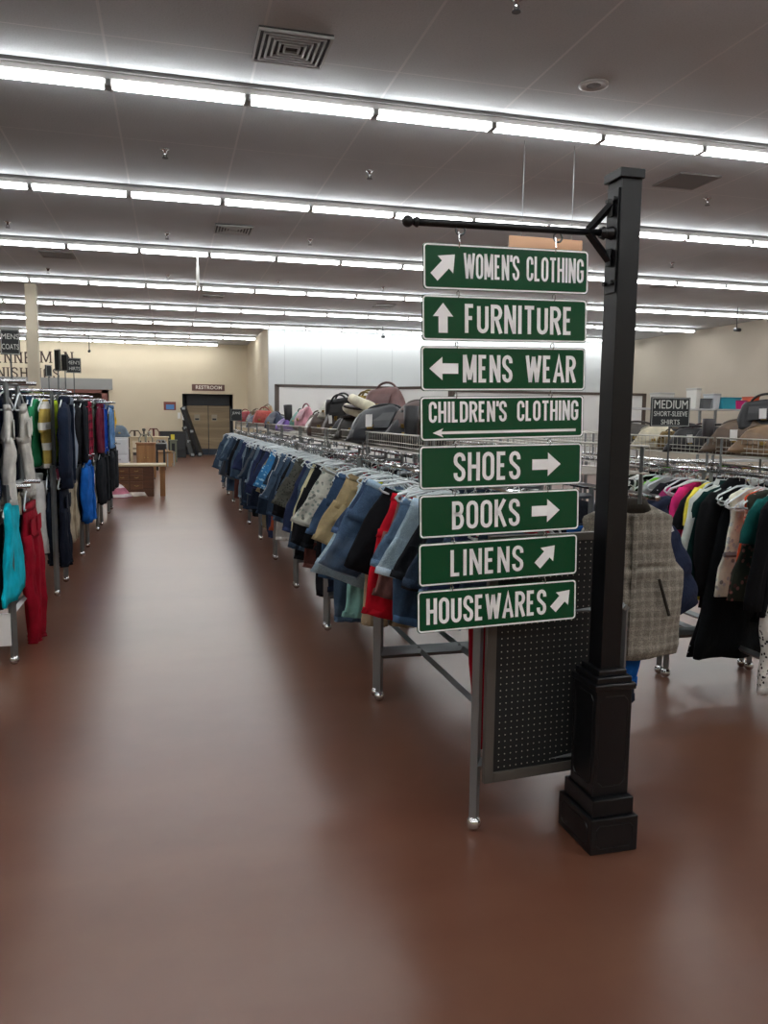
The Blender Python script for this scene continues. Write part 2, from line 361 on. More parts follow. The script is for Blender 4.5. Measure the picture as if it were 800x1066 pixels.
# hanging boards from the ceiling
a = atz(545, 146, CEIL); Y = a.y; bl = at(530, 259, Y); br = at(606, 259, Y); bt = at(570, 248, Y)
hb = thing('hanging_board', 'pale orange wooden board hung on two wires behind the signs', 'hanging board', (0, 0, 0))
MB().box((bl.x, Y-.01, bl.z), (br.x, Y+.01, bt.z)).build('board', wood('a87e5e', 'c59a78', .4), hb)
for px in (545, 597):
    x = at(px, 200, Y).x; MB().tube([(x, Y, bt.z), (x, Y, CEIL)], .003, 6).build('suspension_wire', steel, hb)
p = at(206, 300, 15.2); q = at(206, 262, 15.2); q2 = at(206, 285, 15.2)
hb = thing('hanging_sign', 'white vertical sign hung edge-on from ceiling over the aisle', 'hanging sign', (p.x, 15.2, 0))
MB().box((-.02, -.25, p.z), (.02, .25, q2.z+.1)).build('board', mat('c9c8c4', .5), hb)
MB().tube([(0, -.2, q2.z), (0, -.2, CEIL)], .008, 6).tube([(0, .2, q2.z), (0, .2, CEIL)], .008, 6).build('suspension_rod', whitep, hb)

# ------------------------------------------------------------------ sign post
PX, PY = 1.565, 2.61
pm, t, b = nodes('black_gloss_paint'); b.inputs['Base Color'].default_value = lin('08090d'); b.inputs['Roughness'].default_value = .33
n = N(t, 'ShaderNodeTexNoise', i_Scale=12.0, i_Detail=2.0); tc = N(t, 'ShaderNodeTexCoord'); t.links.new(tc.outputs['Object'], n.inputs['Vector'])
t.links.new(ramp(t, n.outputs[0], [(.35, .33), (.7, .4)]), b.inputs['Roughness'])
post = thing('sign_post', 'tall black square street-style sign post with stepped base', 'sign post', (PX, PY, 0))
def blk(hx, hy, z0, z1, name, bev=.004, dx=0): return MB().box((-hx+dx, -hy, z0), (hx+dx, hy, z1)).build(name, pm, post, bevel=bev)
blk(.098, .128, 0, .138, 'plinth', .005); blk(.084, .113, .138, .205, 'plinth_step', .005)
blk(.074, .086, .205, .62, 'pedestal', .004); blk(.084, .096, .615, .638, 'pedestal_cap'); blk(.072, .084, .638, .662, 'cap_step'); blk(.058, .068, .662, .684, 'cap_step')
MB().box((-.038, -.047, .68), (.042, .047, 2.44)).build('shaft', pm, post, bevel=.003)
MB().box((-.05, -.058, 2.435), (.046, .058, 2.468)).build('post_cap', pm, post, bevel=.004)
def inset(hx, y, z0, z1, c, side=False):
    P = [(-hx+c, z0), (hx-c, z0), (hx, z0+c), (hx, z1-c), (hx-c, z1), (-hx+c, z1), (-hx, z1-c), (-hx, z0+c)]; P.append(P[0])
    pts = [((-y, -x, z) if side else (x, -y, z)) for x, z in P]
    mb = MB()
    for a_, b_ in zip(pts, pts[1:]): mb.tube([a_, b_], .0022, 6)
    mb.build('panel_moulding', pm, post)
inset(.056, .086, .245, .59, .018); inset(.066, .074, .245, .59, .018, True); inset(.075, .128, .025, .112, .014); inset(.1, .098, .025, .112, .014, True)
MB().box((-.044, -.037, 2.05), (-.038, .037, 2.405)).build('bracket_plate', pm, post, bevel=.001)
for z in (2.085, 2.37):
    for y in (-.022, .022):
        MB().tube([(-.044, y, z), (-.056, y, z)], .008, 8).build('bolt', pm, post)
    MB().tube([(.042, -.02, z+.01), (.054, -.02, z+.01)], .007, 8).build('bolt', pm, post)
AZ = 2.258
MB().tube([(-.765, 0, AZ-.012), (-.05, 0, AZ)], .013, 12).build('arm', pm, post, smooth=True)
MB().tube([(-.09, 0, AZ-.002), (-.075, 0, AZ-.002), (-.07, 0, AZ), (-.045, 0, AZ)], [.017, .024, .017, .024], 12).build('arm_collar', pm, post)
MB().sphere((-.795, 0, AZ-.012), .02, 14).tube([(-.78, 0, AZ-.012), (-.765, 0, AZ-.012), (-.76, 0, AZ-.012)], [.009, .018, .018], 12).build('ball_finial', pm, post, smooth=True)
for s in (-1, 1):
    MB().bar((-.135, 0, AZ+s*.004), (-.05, 0, AZ+s*.095), .02).bar((-.05, 0, AZ+s*.055), (-.05, 0, AZ+s*.115), .016).build('brace', pm, post)
def ringmesh(c, r, tr, n=18, ax='x'):
    mb = MB(); pts = []
    for k in range(n):
        a = 2*PI*k/n; pts.append(Vector((0, r*math.cos(a), r*math.sin(a))) if ax == 'x' else Vector((r*math.cos(a), 0, r*math.sin(a))))
    rings = []
    for k, p in enumerate(pts):
        d = p.normalized(); o_ = Vector((1, 0, 0)) if ax == 'x' else Vector((0, 1, 0))
        rings.append([Vector(c)+p+(d*math.cos(u)+o_*math.sin(u))*tr for u in [2*PI*j/6 for j in range(6)]])
    rings.append(rings[0]); return mb.loft(rings, True, False)
HX = (.955, 1.315)
for x in HX: ringmesh((x-PX, 0, AZ-.028), .016, .0035, ax='z').build('eye_ring', darksteel, post, smooth=True)

# stroke lettering for the road-sign style alphabet (centre lines, height 1)
def arc(cx, cy, rx, ry, a0, a1, n=8): return [(cx+rx*math.cos(math.radians(a0+(a1-a0)*i/n)), cy+ry*math.sin(math.radians(a0+(a1-a0)*i/n))) for i in range(n+1)]
W_ = .40; r_ = W_/2; k_ = .2
def glyph(ch):
    if ch == 'O': return .40, [arc(r_, 1-k_, r_, k_, 0, 180)+arc(r_, k_, r_, k_, 180, 360)+[(W_, 1-k_)]]
    if ch == 'C': return .38, [[(.38, .70)]+arc(.19, 1-k_, .19, k_, 0, 180)+arc(.19, k_, .19, k_, 180, 360)+[(.38, .30)]]
    if ch == 'G': return .40, [[(.4, .72)]+arc(r_, 1-k_, r_, k_, 0, 180)+arc(r_, k_, r_, k_, 180, 360)+[(.4, .47), (.22, .47)]]
    if ch == 'S': return .38, [[(.38, .74)]+arc(.19, 1-.19, .19, .19, 0, 180)+[(.0, .73), (.035, .63), (.345, .37), (.38, .27)]+arc(.19, .19, .19, .19, 0, -180)+[(0, .26)]]
    if ch == 'U': return .40, [[(0, 1), (0, k_)]+arc(r_, k_, r_, k_, 180, 360)+[(.4, 1)]]
    if ch == 'E': return .32, [[(.32, 1), (0, 1), (0, 0), (.32, 0)], [(0, .52), (.27, .52)]]
    if ch == 'F': return .32, [[(.32, 1), (0, 1), (0, -.08)], [(0, .52), (.27, .52)]]
    if ch == 'H': return .40, [[(0, -.08), (0, 1.08)], [(.4, -.08), (.4, 1.08)], [(0, .5), (.4, .5)]]
    if ch == 'I': return 0.0, [[(0, -.08), (0, 1.08)]]
    if ch == 'L': return .30, [[(0, 1.08), (0, 0), (.32, 0)]]
    if ch == 'T': return .40, [[(-.04, 1), (.44, 1)], [(.2, 1), (.2, -.08)]]
    if ch == 'N': return .42, [[(0, -.08), (0, 1.08)], [(.42, -.08), (.42, 1.08)], [(0.02, 1.0), (.4, 0.0)]]
    if ch == 'M': return .56, [[(0, -.08), (0, 1.08)], [(.56, -.08), (.56, 1.08)], [(.02, 1.08), (.28, .05)], [(.28, .05), (.54, 1.08)]]
    if ch == 'W': return .70, [[(-.02, 1.08), (.16, -.06)], [(.16, -.06), (.35, 1.02)], [(.35, 1.02), (.54, -.06)], [(.54, -.06), (.72, 1.08)]]
    if ch == 'A': return .46, [[(-.02, -.08), (.23, 1.02), (.48, -.08)], [(.06, .27), (.40, .27)]]
    if ch == 'K': return .42, [[(0, -.08), (0, 1.08)], [(.41, 1.08), (.02, .42)], [(.14, .6), (.44, -.08)]]
    if ch == 'R': return .40, [[(0, -.08), (0, 1)]+arc(.2, .76, .2, .24, 90, -90)+[(0, .52)], [(.2, .5), (.42, -.08)]]
    if ch == 'B': return .40, [[(0, .5), (0, 1)]+arc(.2, .77, .18, .23, 90, -90)+[(0, .54)], [(0, .54)]+arc(.2, .27, .2, .27, 90, -90)+[(0, 0), (0, .54)]]
    if ch == 'D': return .40, [[(0, 0), (0, 1)]+arc(.2, .77, .2, .23, 90, 0)+arc(.2, .23, .2, .23, 0, -90)+[(0, 0)]]
    if ch == "'": return .0, [[(0, 1.08), (-.02, .78)]]
    return .2, []
def ribbon(mb, pts, s, d=.0012):
    P = [Vector((x, 0, z)) for x, z in pts]; P = [p for i, p in enumerate(P) if i == 0 or (p-P[i-1]).length > 1e-6]; closed = (P[0]-P[-1]).length < 1e-5
    if closed: P = P[:-1]
    n = len(P); L = []; Rr = []
    for i in range(n):
        pa = P[i-1] if (i or closed) else None; pb = P[(i+1) % n] if (i < n-1 or closed) else None
        d1 = (P[i]-pa).normalized() if pa is not None else None; d2 = (pb-P[i]).normalized() if pb is not None else None
        d1 = d1 or d2; d2 = d2 or d1
        n1 = Vector((-d1.z, 0, d1.x)); n2 = Vector((-d2.z, 0, d2.x)); mm = n1+n2
        if mm.length < .1: mm = n1.copy()
        mm.normalize(); k = min(1/max(mm.dot(n1), .2), 1.9); L.append(P[i]+mm*s/2*k); Rr.append(P[i]-mm*s/2*k)
    rings = [[l, r, r+Vector((0, d, 0)), l+Vector((0, d, 0))] for l, r in zip(L, Rr)]
    if closed: rings.append(rings[0])
    mb.loft(rings, True, not closed)
def word(mb, txt, x0, x1, z0, z1, s=.15):
    h = z1-z0; gap = .29; lay = []; x = 0
    for ch in txt:
        gw, st = glyph(ch)
        g_ = gap
        if ch == "'": g_ = .2
        lay.append((x, ch)); x += gw+g_
    tot = x-gap; S = h/(1+s)                       # centre-line height scale
    k = (x1-x0-s*h*.9)/tot
    q = min(1, max(.7, 1.25*k/S))
    for gx, ch in lay:
        for st in glyph(ch)[1]:
            ribbon(mb, [(x0+s*h*.45+(gx+px)*k, z0+(s*.5+min(max(py, -s*.5), 1+s*.5))*S) for px, py in st], s*h*.92*q)
def arrow(cx, cz, L, ang, hw=.5, sh=.2, hl=.42):
    P = [(-.5, -sh), (.5-hl, -sh), (.5-hl, -hw), (.5, 0), (.5-hl, hw), (.5-hl, sh), (-.5, sh)]
    a = math.radians(ang); return [(cx+(x*math.cos(a)-z*math.sin(a))*L, cz+(x*math.sin(a)+z*math.cos(a))*L) for x, z in P]
def rrect(hw, hh, r, n=6):
    P = []
    for sx_, sz_, a0 in ((1, 1, 0), (-1, 1, 90), (-1, -1, 180), (1, -1, 270)):
        P += [(sx_*(hw-r)+r*math.cos(math.radians(a0+90*i/n)), sz_*(hh-r)+r*math.sin(math.radians(a0+90*i/n))) for i in range(n+1)]
    return P
def serif_word(txt, px0, px1, pyc, h):
    a = at(px0, pyc, YB-.02); b_ = at(px1, pyc, YB-.02); n = len(txt); wt = [(glyph(c)[0]+.3) for c in txt]; tot = sum(wt)-.3; k = (b_.x-a.x)/tot; x = 0; mb = MB()
    for c, w_ in zip(txt, wt):
        for st in glyph(c)[1]:
            P = [(a.x+5+(x+px)*k, a.z-3.5-h/2+min(max(pz, 0), 1)*h) for px, pz in st]
            P = [p for i_, p in enumerate(P) if i_ == 0 or (Vector(p)-Vector(P[i_-1])).length > 1e-4]
            ribbon(mb, P, h*.13, .03)
            for p, q in ((P[0], P[1]), (P[-1], P[-2])):
                if abs(p[0]-q[0]) < 1e-3 and c not in 'SCGO': ribbon(mb, [(p[0]-h*.15, p[1]), (p[0]+h*.15, p[1])], h*.06, .03)
        x += w_
    mb.build('lettering', dk, wl)
serif_word('ENNE', -4, 31, 371.5, .40); serif_word('MEN', 43, 75, 371.5, .42); serif_word('NISHINGS', -2, 61, 387.5, .37)
gm = mat('0b4a2c', .22, 0, .5); wrefl = mat('ffffff', .4)
SW, SH = .62, .149
def u(x, x0, W): return -SW/2+(x-x0)/W*SW
SIGNS = [
 ("women's clothing sign with diagonal arrow, topmost green sign", [("WOMEN'S", 217, 374), ('CLOTHING', 393, 563)], .56, .005, ('ne', 165, 108, 469, .105), 108, 469),
 ('furniture sign with upward arrow, second green sign from the top', [('FURNITURE', 222, 528)], .64, 0, ('n', 163, 0, 0, .098), 107, 465),
 ('mens wear sign with left arrow, third green sign from the top', [('MENS', 218, 356), ('WEAR', 395, 541)], .62, 0, ('w', 166, 0, 0, .104), 105, 465),
 ("children's clothing sign with long left arrow underneath the words", [("CHILDREN'S", 127, 340), ('CLOTHING', 370, 548)], .47, .022, ('long', 338, 0, 0, 0), 104, 460),
 ('shoes sign with right arrow, directly below children\'s clothing', [('SHOES', 194, 378)], .66, 0, ('e', 453, 0, 0, .112), 103, 453),
 ('books sign with right arrow, between shoes and linens signs', [('BOOKS', 190, 379)], .65, 0, ('e', 455, 0, 0, .112), 102, 452),
 ('linens sign with diagonal arrow, second green sign from the bottom', [('LINENS', 188, 390)], .62, 0, ('ne', 456, 0, 0, .098), 103, 445),
 ('housewares sign with diagonal arrow, lowest green sign', [('HOUSEWARES', 126, 458)], .62, 0, ('ne', 502, 0, 0, .095), 102, 444)]
SYAW = math.radians(2.6); STILT = -math.radians(1.3)
for i, (lb, words, hf, dz, ar, x0, W) in enumerate(SIGNS):
    z = 2.107-i*.1667; s = thing('direction_sign', 'green and white '+lb, 'sign', (1.136, 2.585, z), 0, 'hanging green direction signs')
    s.location.x -= .014; s.rotation_euler = (R.uniform(-.012, .012), STILT+R.uniform(-.004, .004), SYAW+R.uniform(-.012, .012))
    MB().poly(rrect(SW/2, SH/2, .013), .004).build('sign_panel', gm, s)
    outer = rrect(SW/2-.0045, SH/2-.0045, .011); mb = MB(); ribbon(mb, outer+[outer[0]], .0052); mb.xf(Matrix.Translation((0, -.0012, 0))).build('white_border', wrefl, s)
    mb = MB(); hh = SH*hf; zc = dz*1.0
    for wd, a_, b_ in words: word(mb, wd, u(a_, x0, W), u(b_, x0, W), zc-hh/2, zc+hh/2, .145)
    mb.xf(Matrix.Translation((0, -.0012, 0))).build('lettering', wrefl, s)
    k, ax, _, _, L = ar; mb = MB()
    if k == 'long':
        mb.poly([(u(137, x0, W), -.048), (u(165, x0, W), -.033), (u(160, x0, W), -.0435), (u(541, x0, W), -.0435), (u(541, x0, W), -.0525), (u(160, x0, W), -.0525), (u(165, x0, W), -.063)], .0012)
    else: mb.poly(arrow(u(ax, x0, W), 0 if k != 'ne' else .003, L, {'ne': 45, 'n': 90, 'w': 180, 'e': 0}[k], .37, .165, .45), .0012)
    mb.xf(Matrix.Translation((0, -.0012, 0))).build('arrow', wrefl, s)
    for x in HX:
        lx = x-1.136; top = SH/2
        if i == 0: MB().tube([(lx, .002, top-.012), (lx, -.004, top+.005), (lx, 0, top+.038)], .0022, 6).build('link_hook', chrome, s)
        else: ringmesh((lx, .002, top+.004), .0115, .0016, 12, 'x').build('link_hook', chrome, s)

# ------------------------------------------------------------------ racks
def caster(mb, x, y):
    mb.sphere((x, y, .03), .03, 14)
def side_rack(y0, x0, L, label):                      # long double rail running up the aisle
    r = thing('garment_rack', label, 'clothes rack', (x0, y0, 0), 0, 'steel double rail garment racks')
    Wd = .62; Wr = .73
    for yy in (.02, L-.02):
        for xx in (0, Wd):
            MB().bar((xx, yy, .055), (xx, yy, .86), .03).build('leg', steel, r)
            yi = yy if xx == 0 else min(max(yy, .5), L-.5)
            MB().bar((.25 if xx == 0 else Wr, yi, .86), (.25 if xx == 0 else Wr, yi, 1.3), .022).build('upright', steel, r)
            mb = MB(); caster(mb, xx, yy); mb.build('caster', chrome, r, smooth=True)
        MB().bar((0, yy, .27), (Wd, yy, .27), .034).build('end_bar', steel, r); MB().bar((0, yy, .86), (Wd, yy, .86), .028).build('end_bar', steel, r); yi = min(max(yy, .5), L-.5); MB().bar((0, yi, .86), (Wr, yi, .86), .022).build('cross_bar', steel, r); MB().bar((.25, yi, 1.26), (Wr, yi, 1.26), .02).build('cross_bar', steel, r)
    for xx in (.25, Wr):
        if xx > .5: MB().bar((Wd, 0, .86), (Wd, L, .86), .022).build('side_bar', steel, r)
        MB().tube([(xx, -.01, 1.3), (xx, L+.01, 1.3)], .0135, 10).build('hanging_rail', chrome, r, smooth=True)
        MB().bar((min(xx, .5), 0, .27), (min(xx, .5), L, .27), .028).build('base_bar', steel, r)
    # wire basket shelf over the middle
    for yy in (.05, L-.05): [MB().bar((q, yy, 1.27), (q, yy, 1.5), .014).build('basket_upright', steel, r) for q in (.29, .69)]
    mb = MB(); a, b_ = (.49-.2), (.49+.2)
    for z in (1.395, 1.5):
        for xx in (a, b_): mb.tube([(xx, 0, z), (xx, L, z)], .005, 6)
    for z in (1.42, 1.445):
        for xx in (a, b_): mb.tube([(xx, 0, z), (xx, L, z)], .0025, 4)
    n = int(L/.045)
    for i in range(n+1):
        yy = L*i/n; mb.tube([(a, yy, 1.5), (a, yy, 1.395), (b_, yy, 1.395), (b_, yy, 1.5)], .0022, 4)
    mb.build('wire_basket', mat('b3b0a6', .35, .7), r)
    return r
BAY = 1.545
bayname = ['nearest', 'second', 'third', 'fourth', 'fifth', 'sixth', 'seventh', 'eighth', 'ninth', 'farthest']
ra = None
for i in range(10):
    lb = '%s steel double rail rack along the aisle, full of jeans' % bayname[i]
    if ra is None: ra = side_rack(2.75, 1.12, BAY-.03, lb)
    else: c = copy_tree(ra); c.location.y = 2.75+i*BAY; tag(c, lb, 'clothes rack', 'steel double rail garment racks')
for i in range(3):
    c = copy_tree(ra); c.location = (2.985, 2.75+i*BAY, 0); tag(c, '%s steel rack at right full of tops below purses' % bayname[i], 'clothes rack', 'steel racks of tops at right')
for i in range(3, 8):
    c = copy_tree(ra); c.location = (2.985, 2.75+i*BAY, 0); tag(c, '%s steel rack at right full of tops below purses' % bayname[i], 'clothes rack', 'steel racks of tops at right')

# pegboard on the near rack end
pg = thing('pegboard_panel', 'black pegboard in grey metal frame on the near rack end', 'pegboard', (1.135, 2.725, 0), math.radians(5))
pmt, t, b = nodes('perforated_board'); tc = N(t, 'ShaderNodeTexCoord'); sx = N(t, 'ShaderNodeSeparateXYZ'); t.links.new(tc.outputs['Object'], sx.inputs[0])
def cell(o): return mth(t, 'SUBTRACT', mth(t, 'FRACT', mth(t, 'DIVIDE', mth(t, 'ADD', o, 5.08), .0254)), .5)
cx_ = cell(sx.outputs[0]); cz_ = cell(sx.outputs[2])
dd = mth(t, 'ADD', mth(t, 'MULTIPLY', cx_, cx_), mth(t, 'MULTIPLY', cz_, cz_))
t.links.new(mixc(t, mth(t, 'LESS_THAN', dd, .011), '14181a', 'b9b5a8'), b.inputs['Base Color']); b.inputs['Roughness'].default_value = .55  # holes are pale dots: light showing through, painted into the colour
MB().box((.035, -.004, .245), (.54, .004, 1.14)).build('perforated_board', pmt, pg)
fm = mat('5d5853', .5, .3)
MB().box((0, -.012, .21), (.038, .012, 1.17)).box((.54, -.012, .21), (.57, .012, 1.17)).box((.038, -.012, .21), (.54, .012, .25)).box((.038, -.012, 1.14), (.54, .012, 1.17)).build('frame', fm, pg, bevel=.002)

# ------------------------------------------------------------------ hangers and garments
def hanger_mesh():
    mb = MB(); pts = [(.0, 0, -.03)]
    for i in range(9): a = math.radians(-60+240*i/8); pts.append((.018*math.cos(a)*1.0, 0, -.004+.018*math.sin(a)))
    pts = [(0, 0, -.085), (0, 0, -.035)]+pts[1:]
    return MB().tube(pts, .0028, 6), MB().tube([(0, 0, -.08), (.07, 0, -.095), (.2, 0, -.165), (.212, 0, -.185), (.19, 0, -.195), (-.19, 0, -.195), (-.212, 0, -.185), (-.2, 0, -.165), (-.07, 0, -.095), (0, 0, -.08)], .006, 6)
hk, hb_ = hanger_mesh(); HK = hk.mesh('hook', True); HBm = hb_.mesh('clothes_hanger', True)
NH = [0]
def hanger(x, y, z, rz, roll, group, label, m=hangm):
    NH[0] += 1
    o = link('clothes_hanger', HBm, m); o.location = (x, y, z+.013); o.rotation_euler = (0, roll, rz); tag(o, label, 'hanger', group)
    link('hook', HK, chrome, o); return o
def ell(cx, cz, hw, hd, ph, fold, n=22, cy=0, tilt=0):
    P = []
    for j in range(n):
        a = 2*PI*j/n; c, s = math.cos(a), math.sin(a)
        k = 1+fold*math.sin(5*a+ph)+fold*.6*math.sin(9*a+ph*1.7)
        P.append((cx+hw*c*(1+fold*.25*math.sin(3*a+ph)), cy+hd*(abs(s)**.8)*(1 if s > 0 else -1)*k, cz+tilt*c))
    return P
def tubeloft(secs, ph, n=22):
    mb = MB(); rings = []
    for i, s in enumerate(secs):
        cx, cz, hw, hd, fold = s[:5]; cy = s[5] if len(s) > 5 else 0; tl = s[6] if len(s) > 6 else 0
        rings.append(ell(cx, cz, hw, hd, ph+i*.28, fold, n, cy, tl))
    mb.loft(rings)
    for q in mb.v:                                   # cloth wrinkles
        w1 = noise.noise_vector(Vector((q.x*5+ph*3, q.y*3, q.z*5))); w2 = noise.noise_vector(Vector((q.x*16, q.y*6+ph, q.z*9)))
        k = min(1, max(0, (-.12-q.z)*8)); q += Vector((w1.x*.014+w2.x*.004, w1.y*.022+w2.y*.012, w1.z*.012))*k
    return mb
def lerp_secs(keys, n):
    out = []
    for i in range(n+1):
        t_ = i/n*(len(keys)-1); k = min(int(t_), len(keys)-2); f = t_-k
        out.append([a+(b-a)*f for a, b in zip(keys[k], keys[k+1])])
    return out
GC = {}
def gmeshes(kind, L, W, v):
    key = (kind, round(L, 1), round(W, 1), v)
    if key in GC: return GC[key]
    rr = random.Random(hash(str(key)) % 1000 if False else int(L*100)+int(W*100)*7+v*13+len(kind)); ph = rr.uniform(0, 6); P = {}
    if kind in ('jeans', 'shorts', 'trousers'):
        hw = W/2; top = -.165
        body = tubeloft(lerp_secs([(0, top, hw*.96, .018, .05), (0, top-.1, hw, .03, .12), (0, top-.24, hw*1.12, .035, .15)], 8), ph)
        for s in (-1, 1):
            lw = hw*.52; e = .62 if kind != 'shorts' else .66
            sp = .045 if kind == 'shorts' else -.02
            lg = tubeloft(lerp_secs([(s*hw*.56, top-.2, hw*.55, .03, .12), (s*(hw*.58+sp*.5), top-.1-L*.5, lw*1.0, .036, .34), (s*(hw*.58+sp), top-L, lw*e*1.5 if kind == 'shorts' else lw*.8, .032, .34)], 14), ph+s)
            o = len(body.v); body.v += lg.v; body.f += [tuple(i+o for i in f) for f in lg.f]
            P.setdefault('hem', []).append(tubeloft([(s*(hw*.58+sp), top-L+.03, (lw*e*1.5 if kind == 'shorts' else lw*.8)+.006, .036, .34), (s*(hw*.58+sp), top-L-.005, (lw*e*1.5 if kind == 'shorts' else lw*.8)+.008, .037, .34)], ph+s+14*.28).mesh('hem', True))
            pk = MB()
            pk.poly([(s*hw*.5-.055, top-.09), (s*hw*.5+.055, top-.09), (s*hw*.5+.055, top-.19), (s*hw*.5, top-.215), (s*hw*.5-.055, top-.19)], .006).xf(Matrix.Translation((0, -.041, 0)))
            P.setdefault('pocket', []).append(pk.mesh('pocket'))
        P['waistband'] = [tubeloft([(0, top+.004, hw*.97, .021, .05), (0, top-.036, hw*1.0, .024, .06)], ph).mesh('waistband', True)]
    elif kind == 'skirt':
        hw = W/2; body = tubeloft(lerp_secs([(0, -.165, hw*.9, .02, .05), (0, -.34, hw*1.1, .035, .25), (0, -.165-L, hw*1.35, .05, .5)], 9), ph)
        P['waistband'] = [tubeloft([(0, -.16, hw*.92, .023, .05), (0, -.2, hw*.95, .026, .06)], ph).mesh('waistband', True)]
    else:
        hw = W/2; jk = kind in ('jacket', 'puffer', 'vest', 'hoodie'); d = .05 if jk else .03
        if kind == 'puffer': d = .07
        sl = {'tank': 0, 'vest': 0, 'dress': 0, 'puffer': 0}.get(kind, 1)
        keys = [(0, -.088, .06, .02, .03), (0, -.105, hw*.55, .025, .04), (0, -.135, hw*.96, d*.8, .06), (0, -.22, hw*(.84 if not sl else 1.), d, .1), (0, -.34, hw*(.92 if not sl else .98), d, .16), (0, -.1-L*.7, hw*(.97 if kind != 'dress' else 1.1), d, .25), (0, -.1-L, hw*(1. if kind != 'dress' else 1.45), d*1.1, .35 if kind not in ('puffer', 'vest') else .1)]
        if kind == 'vest': keys = [(0, -.075, .07, .03, .03), (0, -.1, hw*.45, .035, .04), (0, -.14, hw*.78, .05, .05), (0, -.24, hw*.74, .06, .05), (0, -.33, hw*.84, .065, .05), (0, -.37, hw*.98, .065, .05), (0, -.45, hw*1.0, .065, .05), (0, -.1-L*.93, hw*1.04, .065, .05), (0, -.1-L, hw*.98, .05, .05)]
        if kind in ('puffer', 'vest'):
            secs = []; m_ = 46
            for i, s in enumerate(lerp_secs(keys, m_)): q = abs(math.sin(i*PI/(6.5 if kind == 'puffer' else 6.5))); s[3] *= (.62+.5*q if kind == 'puffer' else .85+.2*q); s[2] += .014*q*(kind == 'puffer'); s[4] = .05; secs.append(s)
            body = tubeloft(secs, ph)
        else: body = tubeloft(lerp_secs(keys, 20), ph)
        if sl:
            SLn = .24 if kind == 'tee' else .6
            for s in (-1, 1):
                P.setdefault('sleeve', []).append(tubeloft(lerp_secs([(s*hw*.8, -.13, .05, d*.7, .05), (s*(hw+.01), -.2, .075, d*.9, .1), (s*(hw+.045), -.16-SLn*.6, .068, d*.9, .2), (s*(hw+.035), -.13-SLn, .055 if SLn > .3 else .08, d*.8, .2)], 9), ph+s, 14).mesh('sleeve', True))
        if jk or kind == 'shirt':
            P['collar'] = [tubeloft([(0, -.06, .075, .045, .05), (0, -.085, .085, .05, .05), (0, -.12, .11, .045, .05)], ph, 16).mesh('collar', True)]
            P['front_placket'] = [MB().box((-.012, -d*1.25-.012, -.12-L*.93), (.012, -d*.6, -.13)).mesh('front_placket')]
        if kind == 'hoodie': P['hood'] = [tubeloft(lerp_secs([(0, -.04, .06, .03, .05), (0, -.1, .13, .06, .1), (0, -.19, .12, .07, .1)], 5), ph, 16).mesh('hood', True)]
    P['body'] = body.mesh(kind, True); GC[key] = P; return P
labels_used = {}
def garment(kind, m, m2, L, W, pos, rz, roll, label, cat, group, v=0, tagc=None, yaw=0):
    P = gmeshes(kind, L, W, v); o = link(kind, P['body'], m)
    o.location = pos; o.rotation_euler = (0, roll, rz+yaw)
    o.name = {'tee': 'shirt', 'tank': 'tank_top', 'puffer': 'puffer_jacket', 'vest': 'quilted_vest'}.get(kind, kind)
    tag(o, label, cat, group)
    for pn, ml in P.items():
        if pn == 'body': continue
        for me in ml: link(pn, me, m2 if pn in ('hem', 'collar', 'waistband') else m, o)
    if tagc:
        MB().box((-.02, -.06, -.2), (.022, -.056, -.13)).build('price_tag', mat(tagc, .5), o)
    return o
def rail_y(px, X, z=1.2):
    lo_, hi_ = 1.5, 40
    for _ in range(40):
        y = (lo_+hi_)/2; d = Vector((X, y, z-CAMH)); p = 400+F*d.dot(rt)/d.dot(fw)
        if p > px: lo_ = y
        else: hi_ = y
    return y
